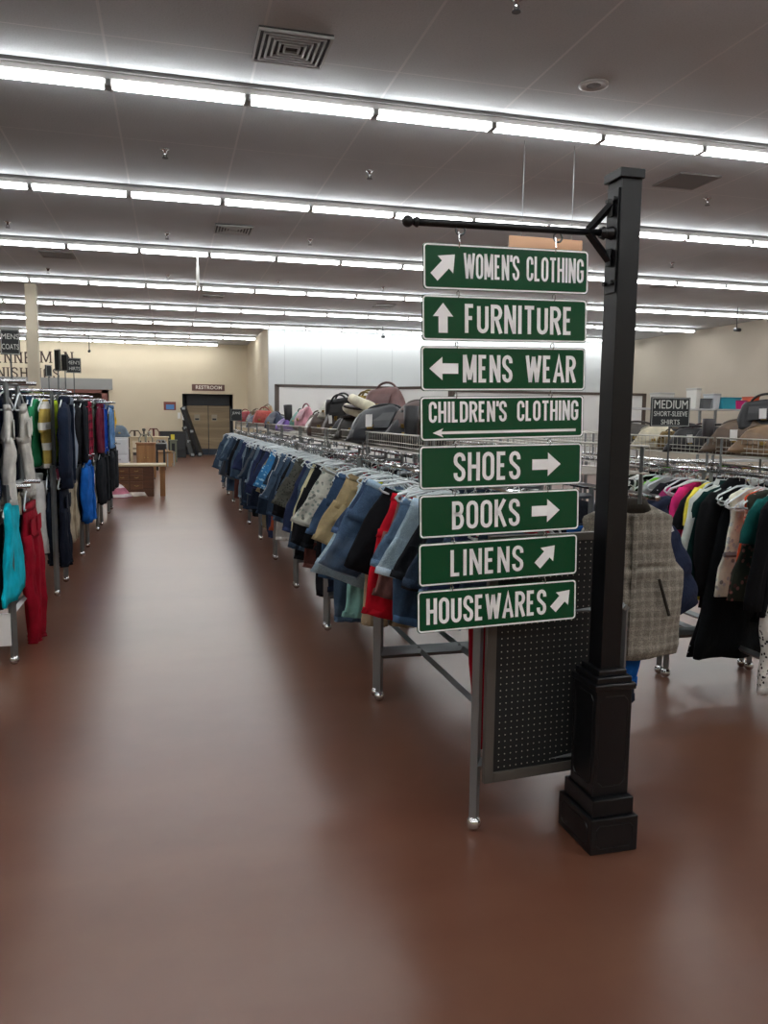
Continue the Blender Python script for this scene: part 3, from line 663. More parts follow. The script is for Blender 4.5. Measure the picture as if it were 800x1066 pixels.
# --- jeans along the aisle
DEN = [('263242', '43515f', 'dark blue denim'), ('3a4b5e', '6a7f90', 'mid blue denim'), ('6c7d89', 'a5b1b8', 'faded blue denim'), ('1e2636', '303b52', 'navy denim'), ('17181c', '2a2c31', 'black denim'), ('4a5058', '70777f', 'grey denim')]
HER = [ # px of hanger, kind, length, width, fabric, name, roll deg, tag
 (441, 'shorts', .42, .40, ('17191e', 'denim', '30343a'), 'black denim shorts', 18, None),
 (434, 'shorts', .40, .42, ('93a9ba', 'denim', 'c5d2da'), 'pale washed denim shorts with frayed hem', 20, None),
 (429, 'jeans', .62, .38, ('33475f', 'denim', '62788f'), 'cropped mid blue jeans', 14, 'd8e04a'),
 (423, 'shorts', .45, .38, ('50677f', 'denim', '8ea2b1'), 'blue denim shorts with yellow tag', 16, 'd8e04a'),
 (417, 'trousers', .5, .36, ('7a5450', 'plain', 'ffffff'), 'mauve brown cropped trousers', 18, None),
 (410, 'trousers', .62, .44, ('c3182b', 'plain', 'ffffff'), 'bright red cropped trousers', 16, 'eeeeee'),
 (404, 'skirt', .46, .36, ('141519', 'plain', 'ffffff'), 'plain black skirt', 24, None),
 (396, 'shorts', .52, .46, ('40556e', 'denim', '8195a5'), 'large blue denim shorts with rolled pale cuffs', 27, None),
 (391, 'trousers', .74, .34, ('bca88a', 'plain', 'ffffff'), 'long beige trousers', 10, None),
 (384, 'shorts', .42, .40, ('34445c', 'denim', '566a86'), 'dark denim shorts', 26, None),
 (378, 'skirt', .60, .36, ('8ba3b3', 'denim', 'bccbd4'), 'light denim skirt with torn hem', 24, None),
 (373, 'trousers', .8, .3, ('8fc4bd', 'plain', 'ffffff'), 'pale mint green trousers', 12, None),
 (366, 'shorts', .46, .38, ('a18f6c', 'plain', 'ffffff'), 'khaki shorts with bright yellow tag', 26, 'e8ee1f'),
 (358, 'shorts', .44, .40, ('2e415a', 'denim', '55697f'), 'dark blue shorts with bright blue tag', 22, '2a78d0'),
 (351, 'jeans', .7, .38, ('3a5572', 'denim', '62809c'), 'cropped grey blue jeans', 14, None),
 (342, 'shorts', .44, .42, ('c9c8bc', 'floral', '8f9a90'), 'cream floral shorts', 24, None),
 (334, 'skirt', .55, .36, ('6c6660', 'plain', 'ffffff'), 'taupe grey flared skirt', 16, None),
 (327, 'trousers', .55, .34, ('c3bf9c', 'plain', 'ffffff'), 'pale olive cropped trousers', 22, None),
 (320, 'jeans', .6, .36, ('272f48', 'denim', '3c4860'), 'indigo cropped jeans', 24, None),
 (314, 'shorts', .46, .40, ('55564f', 'leopard', '3a3c38'), 'grey camouflage patterned shorts', 24, 'eeeeee'),
 (306, 'trousers', .56, .38, ('15161a', 'plain', 'ffffff'), 'black cropped trousers', 24, None),
 (300, 'skirt', .5, .34, ('4b4f49', 'plain', 'ffffff'), 'dark olive skirt', 20, None),
 (293, 'shorts', .45, .38, ('d5d5d3', 'plain', 'ffffff'), 'plain white shorts', 20, None),
 (288, 'trousers', .8, .3, ('b0553a', 'plain', 'ffffff'), 'long rust orange trousers', 10, None),
 (285, 'shorts', .44, .36, ('3a7fb5', 'floral', '9fd0e8'), 'blue tie dye shorts', 22, None),
 (278, 'shorts', .5, .38, ('1a1c22', 'plain', 'ffffff'), 'black long shorts', 22, None),
 (272, 'jeans', .6, .36, ('5a6c7c', 'denim', '8797a3'), 'grey washed cropped jeans', 18, None),
 (240, 'jeans', .85, .40, ('8a9aa2', 'denim', 'aebac0'), 'pale grey jeans at the far end', 6, None)]
allg = [(rail_y(h[0], 1.15 if h[0] > 250 else 1.3, 1.1), h) for h in HER]
y = 2.92
while y < 18.05:
    if min(abs(y-a[0]) for a in allg) > .075:
        c = DEN[R.choices(range(6), [5, 5, 3, 3, 2, 2])[0]]; kd = R.choices(['jeans', 'shorts', 'jeans'], [3, 4, 2])[0]
        if R.random() < .3: c = R.choice([('1a1b1f','2b2c30','black'),('8b8068','9c917a','khaki'),('c9c9c4','d8d8d4','white'),('4e4f4b','60615d','olive grey'),('5b3a36','6b4a46','brown'),('2b3350','3a4260','indigo')])
        L = R.uniform(.5, .7) if kd == 'jeans' else R.uniform(.38, .5)
        if y > 5.2 and R.random() < .42: kd = 'jeans'; L = R.uniform(.78, .95)
        if y < 3.9: L = .4; kd = 'shorts'
        allg.append((y, (0, kd, round(L, 1)+(.0 if kd == 'jeans' else -.02), R.choice([.36, .4]), (c[0], 'denim', c[1]), c[2]+(' jeans' if kd == 'jeans' else ' shorts') if 'denim' in c[2] else c[2]+(' trousers' if kd == 'jeans' else ' shorts'), R.uniform(8, 26) if L < .75 else R.uniform(3, 12), None)))
    y += .13
allg.append((3.0, (0, 'trousers', .95, .32, ('8a0f22', 'plain', 'ffffff'), 'long dark red trousers', 0, None)))
allg.sort(key=lambda a: a[0])
def short(nm): return ' '.join(nm.split(' with ')[0].split(' at ')[0].split()[:3])
def uniq(lb, alts):
    for x in [lb]+alts:
        if x not in labels_used: labels_used[x] = 1; return x
    return alts[-1] if alts else lb
for i, (y, h) in enumerate(allg):
    px, kd, L, W, fb, nm, roll, tg = h; bay = min(int((y-2.75)/BAY), 9)
    nx = short(allg[i-1][1][5]) if i else 'the rack end'; n2 = short(allg[i+1][1][5]) if i+1 < len(allg) else 'far rail end'
    if px: lb = nm+', on the jeans rail beside the aisle'
    else: lb = '%s between %s and %s' % (nm, nx, n2)
    lb = uniq(lb, ['%s between %s and %s, %s rack' % (nm, nx, n2, bayname[bay])])
    m_ = fabric(*fb); m2 = fabric(shade(fb[0], 1.25 if fb[1] == 'denim' else .9), fb[1] if fb[1] == 'denim' else 'plain', fb[2])
    if 'rolled pale cuffs' in nm: m2 = fabric('8ba2b8', 'denim', 'b7c6d2')
    xx = 1.37+R.uniform(-.01, .02); rl = math.radians(roll*.9); yw = R.uniform(-.12, .1)+.12
    garment(kd, m_, m2, L*(1.05 if y > 3.9 else .95), W*1.1, (xx, y, 1.31), 0, rl, lb, 'skirt' if kd == 'skirt' else kd, 'jeans and shorts on the aisle rail', R.randint(0, 3), tg, yw)
    hanger(xx, y, 1.3, yw+.02, rl, 'hangers on the aisle jeans rail', 'clear plastic hanger on the jeans rail beside the aisle')
for y in [3.2+.13*i for i in range(72)]:
    hanger(1.37, y, 1.3, R.uniform(-.35, .4), R.uniform(-.25, .45), 'hangers on the aisle jeans rail', 'clear plastic hanger on the jeans rail beside the aisle')
# --- inner rail of the aisle rack
vestm = fabric('857f74', 'tweed', 'aaa498')
gv = garment('vest', vestm, fabric('36322e'), .66, .54, (1.90, 3.02, 1.33), 0, math.radians(0), 'grey tweed quilted vest hanging right of the black post', 'vest', None, 0, None, -.08)
MB().tube([(.11, -.085, -.40), (.165, -.085, -.56)], .007, 6).build('pocket_trim', fabric('36322e'), gv)
MB().box((-.12, -.1, -.12), (-.07, -.095, -.03)).build('price_tag', whitep, gv)
hanger(1.90, 3.02, 1.3, -.08, 0, None, 'white hanger holding the grey tweed vest', whitep)
garment('puffer', fabric('232a40'), fabric('1c2238'), .60, .56, (2.0, 3.32, 1.28), 0, math.radians(-20), 'navy puffer jacket hanging behind the grey tweed vest', 'jacket', None, 1, None, 0)
hanger(2.0, 3.32, 1.29, 0, -.3, None, 'hanger holding the navy puffer jacket', hangm)
garment('trousers', fabric('1858a8'), fabric('1858a8'), .72, .40, (1.86, 3.12, 1.3), 0, 0, 'bright blue trousers showing under the grey vest', 'trousers', None, 1)
garment('jeans', fabric('1b2433', 'denim', '2a3548'), fabric('1b2433'), .8, .42, (1.88, 3.2, 1.3), 0, 0, 'navy jeans showing just below the grey vest', 'jeans', None, 2)
garment('trousers', fabric('b9a27d'), fabric('b9a27d'), 1.0, .26, (1.84, 3.16, 1.25), 0, math.radians(2), 'long tan trousers just behind the black post', 'trousers', None, 3)
col2 = ['7a1f2b', '23252c', '40333a', '1f2d3c', '9a2435', '30343a', '555b60', '202020']
nmc = {'7a1f2b': 'dark red', '23252c': 'charcoal', '40333a': 'plum grey', '1f2d3c': 'dark teal', '9a2435': 'crimson', '30343a': 'slate', '555b60': 'grey', '202020': 'black'}
inner = []
y = 3.55
while y < 9.0: inner.append((y, R.choice(col2))); y += .2
for i, (y, c) in enumerate(inner):
    lb = '%s shirt on inner aisle rack rail between %s and %s shirts' % (nmc[c], nmc[inner[i-1][1]] if i else 'puffer', nmc[inner[i+1][1]] if i+1 < len(inner) else 'no more')
    lb = uniq(lb, [lb+', %s rack' % bayname[int((y-2.75)/BAY)]])
    garment('tee', fabric(c), fabric(c), .55, .46, (1.86, y, 1.31), 0, R.uniform(-.15, .05), lb, 'shirt', 'shirts on the inner rail of the aisle rack', R.randint(0, 2))
    if i % 2 == 0: hanger(1.86, y, 1.3, R.uniform(-.1, .1), 0, 'hangers on the inner aisle rail', 'grey hanger on the inner rail behind the jeans', hangm)
# --- right rack tops
TOPS = [(5.35, 'tee', ('3a3f33', 'floral', '8c9080'), 'olive floral tee'), (5.2, 'tank', ('cfd2d0', 'plain', 'ffffff'), 'pale grey tank top'), (5.08, 'shirt', ('16181a', 'zebra', 'b9bdba'), 'black and white zebra print blouse'),
 (4.97, 'tee', ('6fc32c', 'plain', 'ffffff'), 'lime green tee'), (4.9, 'tee', ('9aa19f', 'plain', 'ffffff'), 'grey tee'), (4.82, 'tee', ('b8407c', 'plain', 'ffffff'), 'magenta tee'), (4.74, 'tee', ('1d1d22', 'dots', 'b8bcc0'), 'black spotted tee'),
 (4.66, 'tee', ('d63077', 'plain', 'ffffff'), 'hot pink tee'), (4.56, 'tee', ('e6d651', 'plain', 'ffffff'), 'bright yellow tee'), (4.5, 'tee', ('17181b', 'plain', 'ffffff'), 'plain black tee'), (4.44, 'shirt', ('c9cfca', 'plain', 'ffffff'), 'off-white long sleeve shirt'),
 (4.37, 'shirt', ('123230', 'plain', 'ffffff'), 'dark green long sleeve shirt'), (4.28, 'hoodie', ('0f1113', 'plain', 'ffffff'), 'black hooded jacket'), (4.17, 'tank', ('e6e8d6', 'floral', 'cfd6d2'), 'cream and pale stripe sleeveless blouse'), (4.09, 'tank', ('d8532f', 'floral', 'f0b8a0'), 'orange floral sleeveless top'),
 (4.03, 'tank', ('3c4038', 'floral', '9d6b66'), 'dark floral sleeveless top'), (3.96, 'tee', ('145450', 'plain', 'ffffff'), 'teal tee'), (3.9, 'dress', ('121316', 'dots', '8c8f92'), 'long black dress with sparse white dots'), (3.82, 'tank', ('dfe3e1', 'plain', 'ffffff'), 'white sleeveless top'),
 (3.74, 'shirt', ('101114', 'plain', 'ffffff'), 'black long sleeve blouse near the right edge'), (3.66, 'trousers', ('e0ddd6', 'leopard', '1c1c1e'), 'black and white patterned trousers'), (3.58, 'dress', ('0f1315', 'plain', 'ffffff'), 'plain long black dress')]
TPX = [640, 646, 652, 661, 671, 680, 686, 695, 711, 717, 725, 729, 735, 751, 765, 771, 781, 740, 790, 797, 801, 746]
for (y, kd, fb, nm), tpx in zip(TOPS, TPX):
    y = rail_y(tpx, 3.05, 1.1)
    m_ = fabric(*fb); L = {'dress': 1.0, 'tank': .62, 'tee': .56, 'shirt': .66, 'hoodie': .72, 'trousers': 1.0}[kd]; rl = math.radians(R.uniform(2, 8)); yw = .5 if any(q in nm for q in ('pink', 'yellow', 'lime', 'magenta')) else R.uniform(.15, .3)
    garment(kd, m_, fabric(shade(fb[0], .85)), L, .36 if kd == 'trousers' else .42, (3.26, y, 1.31), 0, rl, nm+', on the rack right of the post', {'tee': 'shirt', 'tank': 'top', 'shirt': 'shirt', 'hoodie': 'jacket', 'dress': 'dress', 'trousers': 'trousers'}[kd], 'tops on the right rack', R.randint(0, 2), None, yw)
    hanger(3.24, y, 1.3, yw, rl*.5, 'hangers on the right rack', 'clear plastic hanger on the front rail of the right rack')
for i in range(34):
    if i > 22: break
    hanger(3.235, 3.2+.09*i, 1.3, R.uniform(-.3, .4), R.uniform(-.1, .2), 'hangers on the right rack', 'clear plastic hanger on the front rail of the right rack')
for i in range(15):
    hanger(3.715, 3.7+.13*i, 1.3, R.uniform(-.2, .3), R.uniform(-.1, .1), 'hangers on the rear rail of the right rack', 'grey plastic hanger on the rear rail of the right rack')
UND = [(4.2, '111318', 'black'), (4.35, 'c9cbc8', 'white'), (4.5, 'd2c43c', 'yellow'), (4.05, '1b1c30', 'deep navy'), (3.9, '101214', 'jet black'), (4.7, '2a2d31', 'charcoal')]
for i, (y, c, nm) in enumerate(UND):
    garment('dress', fabric(c, 'dots' if i == 3 else 'plain', 'b0b4bc'), fabric(c), .8, .4, (3.66, y, 1.31), 0, math.radians(3), '%s dress on the rear rail of the right rack' % nm, 'dress', 'dresses on the rear rail of the right rack', i % 3)

# --- left racks, end-on to the aisle, two tiers
def end_rack(label, L=2.4):
    r = thing('two_tier_rack', label, 'clothes rack', (0, 0, 0), 0, 'two tier racks end-on to the aisle')
    for xx in (0, -L):
        for yy in (-.31, .31):
            MB().bar((xx, yy, .055), (xx, yy, 1.16), .034).build('leg', steel, r); mb = MB(); caster(mb, xx, yy); mb.build('caster', chrome, r, smooth=True)
            MB().bar((xx, yy*.65, 1.14), (xx, yy*.65, 1.81), .024).build('upper_post', steel, r)
        MB().bar((xx, -.31, .34), (xx, .31, .34), .03).bar((xx, -.31, 1.14), (xx, .31, 1.14), .03).bar((xx, -.2, 1.80), (xx, .2, 1.80), .022).build('end_bar', steel, r)
    for z in (1.14, 1.81):
        for yy in (-.2, .2): MB().tube([(.12, yy, z), (-L, yy, z)], .0135, 10).build('hanging_rail', chrome, r, smooth=True)
    MB().bar((0, 0, .34), (-L, 0, .34), .03).build('base_bar', steel, r)
    return r
LR = [5.745, 7.78, 9.9, 11.95, 14.0]
r0 = None
for i, y in enumerate(LR):
    lb = '%s two tier steel clothes rack on the left of aisle' % (bayname[i] if i < 4 else 'farthest')
    if r0 is None: r0 = c = end_rack(lb)
    else: c = copy_tree(r0); tag(c, lb, 'clothes rack', 'two tier racks end-on to the aisle')
    c.location = (-1.0, y, 0)
LH = {  # (rack, tier, side): garments from the aisle end inwards
 (0, 1, 0): [('trousers', 'e2e0da', 'plain', 'bright white trousers'), ('shirt', '1c2740', 'plain', 'navy shirt')],
 (0, 1, 1): [('trousers', 'd8d5cd', 'plain', 'ivory trousers'), ('jacket', '191d28', 'plain', 'blue black jacket'), ('jacket', '1d2433', 'plain', 'midnight jacket')],
 (0, 0, 0): [('dress', '06b6cc', 'plain', 'turquoise ruffled dress'), ('trousers', '25282c', 'plain', 'black trousers')],
 (0, 0, 1): [('trousersL', '9c1428', 'plain', 'long crimson trousers'), ('trousers', '7c7a76', 'tweed', 'heather grey trousers')],
 (1, 1, 0): [('jacket', '20293c', 'plain', 'large navy padded jacket'), ('tee', 'b7a052', 'stripe', 'mustard striped tee'), ('tee', '2f8a5c', 'plain', 'green tee')],
 (1, 1, 1): [('shirt', '8a94a4', 'plain', 'blue grey shirt'), ('tee', 'c5dc3a', 'plain', 'neon yellow tee')],
 (1, 0, 0): [('jeans', '181d29', 'denim', 'black jeans with yellow tag'), ('jeans', '232b3a', 'denim', 'ink blue jeans')],
 (1, 0, 1): [('shirt', 'a89b86', 'plain', 'khaki beige shirt'), ('trousers', '8c8173', 'plain', 'tan trousers')],
 (2, 1, 0): [('shirt', '23262c', 'plain', 'charcoal overshirt'), ('jacket', '202226', 'plain', 'coal black jacket')],
 (2, 1, 1): [('shirt', 'a02742', 'plaid', 'red and black plaid shirt'), ('shirt', '4c504c', 'plain', 'grey green shirt')],
 (2, 0, 0): [('jacket', '1a62b8', 'plain', 'vivid blue hooded jacket'), ('shirt', '3a3c40', 'plain', 'slate shirt')],
 (2, 0, 1): [('trousers', 'cfc9bd', 'plain', 'cream trousers'), ('shirt', 'b5aa94', 'plain', 'sand shirt')],
 (3, 1, 0): [('shirt', '6b2338', 'plain', 'burgundy shirt'), ('shirt', '474c46', 'plain', 'moss grey shirt')],
 (3, 1, 1): [('jacket', '1c4aa8', 'plain', 'royal blue jacket'), ('jacket', '15171b', 'plain', 'pitch black jacket')],
 (3, 0, 0): [('jacket', '24272c', 'plain', 'black quilted jacket'), ('trousers', 'd9d6cc', 'plain', 'bone white trousers')],
 (3, 0, 1): [('jacket', '1e2024', 'plain', 'dark zipped jacket')],
 (4, 1, 0): [('shirt', '5f86b4', 'denim', 'light denim shirt'), ('shirt', '8a9ab0', 'plaid', 'blue check shirt')],
 (4, 1, 1): [('tee', 'e0b31a', 'plain', 'golden yellow tee'), ('jacket', '1a1c20', 'plain', 'black windbreaker')],
 (4, 0, 0): [('jacket', '2a2c30', 'plain', 'black bomber jacket')], (4, 0, 1): [('jacket', '33363a', 'plain', 'graphite jacket')]}
GENC = [('22262e', 'charcoal'), ('1e2a44', 'navy'), ('8b8d8f', 'grey'), ('5a2230', 'maroon'), ('36506e', 'steel blue'), ('b4aa98', 'beige'), ('111215', 'black'), ('3d4a3c', 'dark green'), ('c8c8c6', 'white')]
tiern = ['lower', 'upper']; rn = ['nearest', 'second', 'third', 'fourth', 'farthest']
for ri, y0 in enumerate(LR):
    for tier in (0, 1):
        for side in (0, 1):
            L_ = list(LH[(ri, tier, side)]); n = [5, 7, 9, 9, 9][ri]
            prev = 'the rail end'
            for k in range(n):
                x = -.93-.105*k+R.uniform(-.02, .02)
                if k < len(L_): kd, c, fk, nm = L_[k]; hero = True
                else: c, nm0 = R.choice(GENC); kd = R.choice(['shirt', 'tee', 'jacket', 'trousers']); fk = 'plain'; nm = nm0+' '+('tee' if kd == 'tee' else kd); hero = False
                cat = {'tee': 'shirt', 'trousersL': 'trousers'}.get(kd, kd); L = {'tee': .58, 'shirt': .64, 'jacket': .66, 'trousers': .62, 'jeans': .72, 'dress': .62, 'trousersL': 1.0}[kd]
                if kd == 'trousersL': kd = 'trousers'
                W = .42 if kd not in ('trousers', 'jeans') else .3
                if tier and ri == 0 and 'white tr' in nm or 'ivory' in nm: W = .22
                if ri == 0: x -= .06
                if 'mustard' in nm: W = .26
                if 'large navy' in nm: W = .52; L = .74; x = -.9
                if ri == 0 and nm == 'turquoise ruffled dress': x = -1.0; W = .5
                if ri == 0 and 'crimson' in nm: x = -.96; W = .32
                h2 = {'stripe': 'e6e4dc', 'plaid': '1c1a20', 'tweed': '9a9894', 'denim': shade(c, 1.4)}.get(fk, 'ffffff')
                lb = '%s, %s tier of %s left rack%s' % (nm, tiern[tier], rn[ri], '' if hero else ', beside '+prev)
                lb = uniq(lb, ['%s, %s rail, %s tier of %s left rack, beside %s' % (nm, ['front', 'rear'][side], tiern[tier], rn[ri], prev)])
                z = (1.81 if tier else 1.14)
                garment(kd, fabric(c, fk, h2), fabric(shade(c, .85)), L, W, (x, y0+(-.2, .2)[side], z+.01), PI/2, math.radians(R.uniform(-10, 3)), lb, cat, 'clothes on the left racks', R.randint(0, 2), 'e6e02a' if 'yellow tag' in nm else None, R.uniform(-.12, .2))
                prev = short(nm)
                if k < (4 if ri < 2 else 3) : hanger(x-.012, y0+(-.2, .2)[side], z, PI/2+R.uniform(-.1, .1), 0, 'hangers on the left racks', 'clear plastic hanger on a rail of the left racks')
# small signs on rods
def rod_sign(px0, px1, py0, py1, Y, zb, lines, lb, yaw=0):
    a = at(px0, py1, Y); b_ = at(px1, py0, Y); w_ = abs(b_.x-a.x)/max(math.cos(yaw), .2); h_ = b_.z-a.z
    r = thing('rack_sign', lb, 'sign', ((a.x+b_.x)/2, Y, zb), yaw)
    zc = a.z-zb
    MB().box((-w_/2, -.006, zc), (w_/2, .006, zc+h_)).build('sign_board', mat('1e2325', .5), r, bevel=.002)
    mb = MB(); ribbon(mb, [(-w_/2+.006, zc+.006), (w_/2-.006, zc+.006), (w_/2-.006, zc+h_-.006), (-w_/2+.006, zc+h_-.006), (-w_/2+.006, zc+.006)], .003)
    mb.xf(Matrix.Translation((0, -.0075, 0))).build('border', mat('b9bcb8', .5), r)
    for tx, fz, s in lines:
        o = put_text(tx, s*h_, (0, -.0075, zc+h_*fz), mat('cfd1cc', .5), r, ext=.001)
        wd = max(v.co.x for v in o.data.vertices)-min(v.co.x for v in o.data.vertices); mx = w_*.86
        if wd > mx: o.scale.x = mx/wd
    MB().tube([(0, 0, 0), (0, 0, zc)], .006, 8).build('rod', darksteel, r)
    return r
rod_sign(677, 719, 414, 444, 4.6, 1.3, [('MEDIUM', .74, .42), ('SHORT-SLEEVE', .43, .24), ('SHIRTS', .15, .24)], 'black MEDIUM SHORT-SLEEVE SHIRTS sign on rod over right rack')
rod_sign(1, 20, 343, 369, 5.75, 1.81, [('MENS', .7, .3), ('COATS', .3, .3)], 'largest black rod sign above the nearest left rack', .15)
rod_sign(48, 53, 380, 392, 8.0, 1.81, [], 'small narrow black rod sign above second left rack', .9)
rod_sign(57, 63, 364, 386, 7.78, 1.81, [], 'tall black rod sign turned edge-on above the second left rack', -.9)
rod_sign(64, 71, 369, 386, 9.7, 1.81, [], 'black rod sign turned away above the third left rack', -.8)
rod_sign(69, 84, 373, 388, 11.95, 1.81, [("MEN'S", .68, .34), ('SHIRTS', .28, .34)], 'wide black rod sign above the fourth left rack')
rod_sign(240, 252, 426, 438, 17.9, 1.3, [('JEANS', .66, .3), ('SALE', .26, .3)][:1], 'small black sign at the far end of the jeans rack', .5)
tag(MB().box((-1.13, 5.41, .13), (-1.01, 5.418, .34)).build('paper_notice', whitep), 'white paper card hanging low below the turquoise dress', 'card')

# ------------------------------------------------------------------ purses in the baskets
BC = {}
def bagmesh(kind, v):
    k = (kind, v)
    if k in BC: return BC[k]
    rr = random.Random(v*31+len(kind)); P = {}
    w_, d_, h_ = {'tote': (.17, .05, .24), 'purse': (.15, .07, .17), 'slouch': (.19, .09, .16), 'shoe': (.12, .045, .08), 'boot': (.09, .05, .26)}[kind]
    rings = []
    n = 24; m_ = 10; ph = rr.uniform(0, 6)
    if kind in ('shoe', 'boot'):
        mb = MB(); tube = []
        if kind == 'boot': prof = [(0, h_, .048), (.0, h_*.6, .045), (0, h_*.3, .04), (.01, h_*.14, .042), (.05, .045, .038), (.1, .03, .034), (.13, .025, .02)]
        else: prof = [(-.1, .07, .03), (-.06, .055, .036), (0, .045, .036), (.06, .035, .038), (.11, .028, .034), (.13, .025, .02)]
        mb.tube([(x, 0, z) for x, z, _ in prof], [r for _, _, r in prof], 14)
        P['body'] = mb.mesh(kind, True)
        P['sole'] = [MB().loft([[(-.1+.0+ (x_)*.0 + sx_*.11+.03, sy_*.035, z) for sx_, sy_ in [(math.cos(2*PI*i/14), math.sin(2*PI*i/14)) for i in range(14)]] for z in (0, .014) for x_ in (0,)]).mesh('sole')]
    else:
        for i in range(m_+1):
            t_ = i/m_; z = h_*t_
            kx = {'tote': .9+.1*t_, 'purse': 1-.25*t_**2, 'slouch': 1-.45*t_**1.6}[kind]*(min(1, (t_+.04)*8)**.5)*(1 if i < m_ else .92)
            ky = (1-.75*t_**1.5)*(min(1, (t_+.05)*7)**.5)
            ring = []
            for j in range(n):
                a = 2*PI*j/n; c, s = math.cos(a), math.sin(a); e = .55
                lump = 1+.05*math.sin(3*a+ph+t_*4)+.03*math.sin(7*a-ph)
                ring.append((w_*kx*abs(c)**e*(1 if c > 0 else -1)*lump, d_*ky*abs(s)**e*(1 if s > 0 else -1)*lump, z*(1+(.06*math.sin(2*a+ph) if kind == 'slouch' else 0))))
            rings.append(ring)
        bb = MB().loft(rings)
        for q in bb.v: w1 = noise.noise_vector(q*9+Vector((v*5, 0, 0))); q += Vector((w1.x*.016, w1.y*.02, w1.z*.018 if q.z > .03 else 0))
        P['body'] = bb.mesh(kind, True)
        hp = [(w_*.55*math.cos(PI*i/12), 0, h_*.9+(.06 if kind != 'slouch' else .035)*math.sin(PI*i/12)) for i in range(13)]
        P['handle'] = [MB().tube([(x, .012, z) for x, y, z in hp], .007, 7).mesh('handle', True)]
        if kind == 'tote': P['handle'].append(MB().tube([(x, -.02, z-.01) for x, y, z in hp], .007, 7).mesh('handle', True))
        P['flap'] = [MB().loft([[(x_, -d_*.98*kk+dy, h_*zz) for x_, dy in ((-w_*.55, 0), (w_*.55, 0), (w_*.55, -.006), (-w_*.55, -.006))] for zz, kk in ((.4, .95), (.62, .72), (.85, .38))]).mesh('flap')]
        P['clasp'] = [MB().box((-.014, -d_*.98-.006, h_*.38), (.014, -d_*.85, h_*.5)).mesh('clasp')]
    BC[k] = P; return P
leath = {}
def leather(h, kind='plain', h2='ffffff'):
    if kind != 'plain': return fabric(h, kind, h2)
    if h not in leath: leath[h] = noise_mat('leather', [(.3, shade(h, .85)), (.7, shade(h, 1.12))], 14, .45, .15)
    return leath[h]
def bag(kind, c, loc, rot, label, s=1., group='purses and shoes in the wire baskets', fk='plain', h2='ffffff', tg=False, handle=None):
    P = bagmesh(kind, R.randint(0, 2)); nm = {'tote': 'tote_bag', 'purse': 'handbag', 'slouch': 'slouch_bag'}.get(kind, kind)
    o = link(nm, P['body'], leather(c, fk, h2)); o.location = loc; o.rotation_euler = rot; o.scale = (s, s, s)
    tag(o, label, 'shoe' if kind == 'shoe' else 'boot' if kind == 'boot' else 'bag', group)
    for pn, ml in P.items():
        if pn == 'body': continue
        for me in ml: link(pn, me, {'clasp': mat('b79a55', .3, 1), 'handle': leather(handle or shade(c, .8)), 'sole': mat('2a211c', .6)}.get(pn, leather(shade(c, .92))), o)
    if tg: MB().box((-.018, -.098, .07), (.018, -.095, .125)).build('price_tag', whitep, o)
    return o
def xy(px, X): return rail_y(px, X, 1.5)
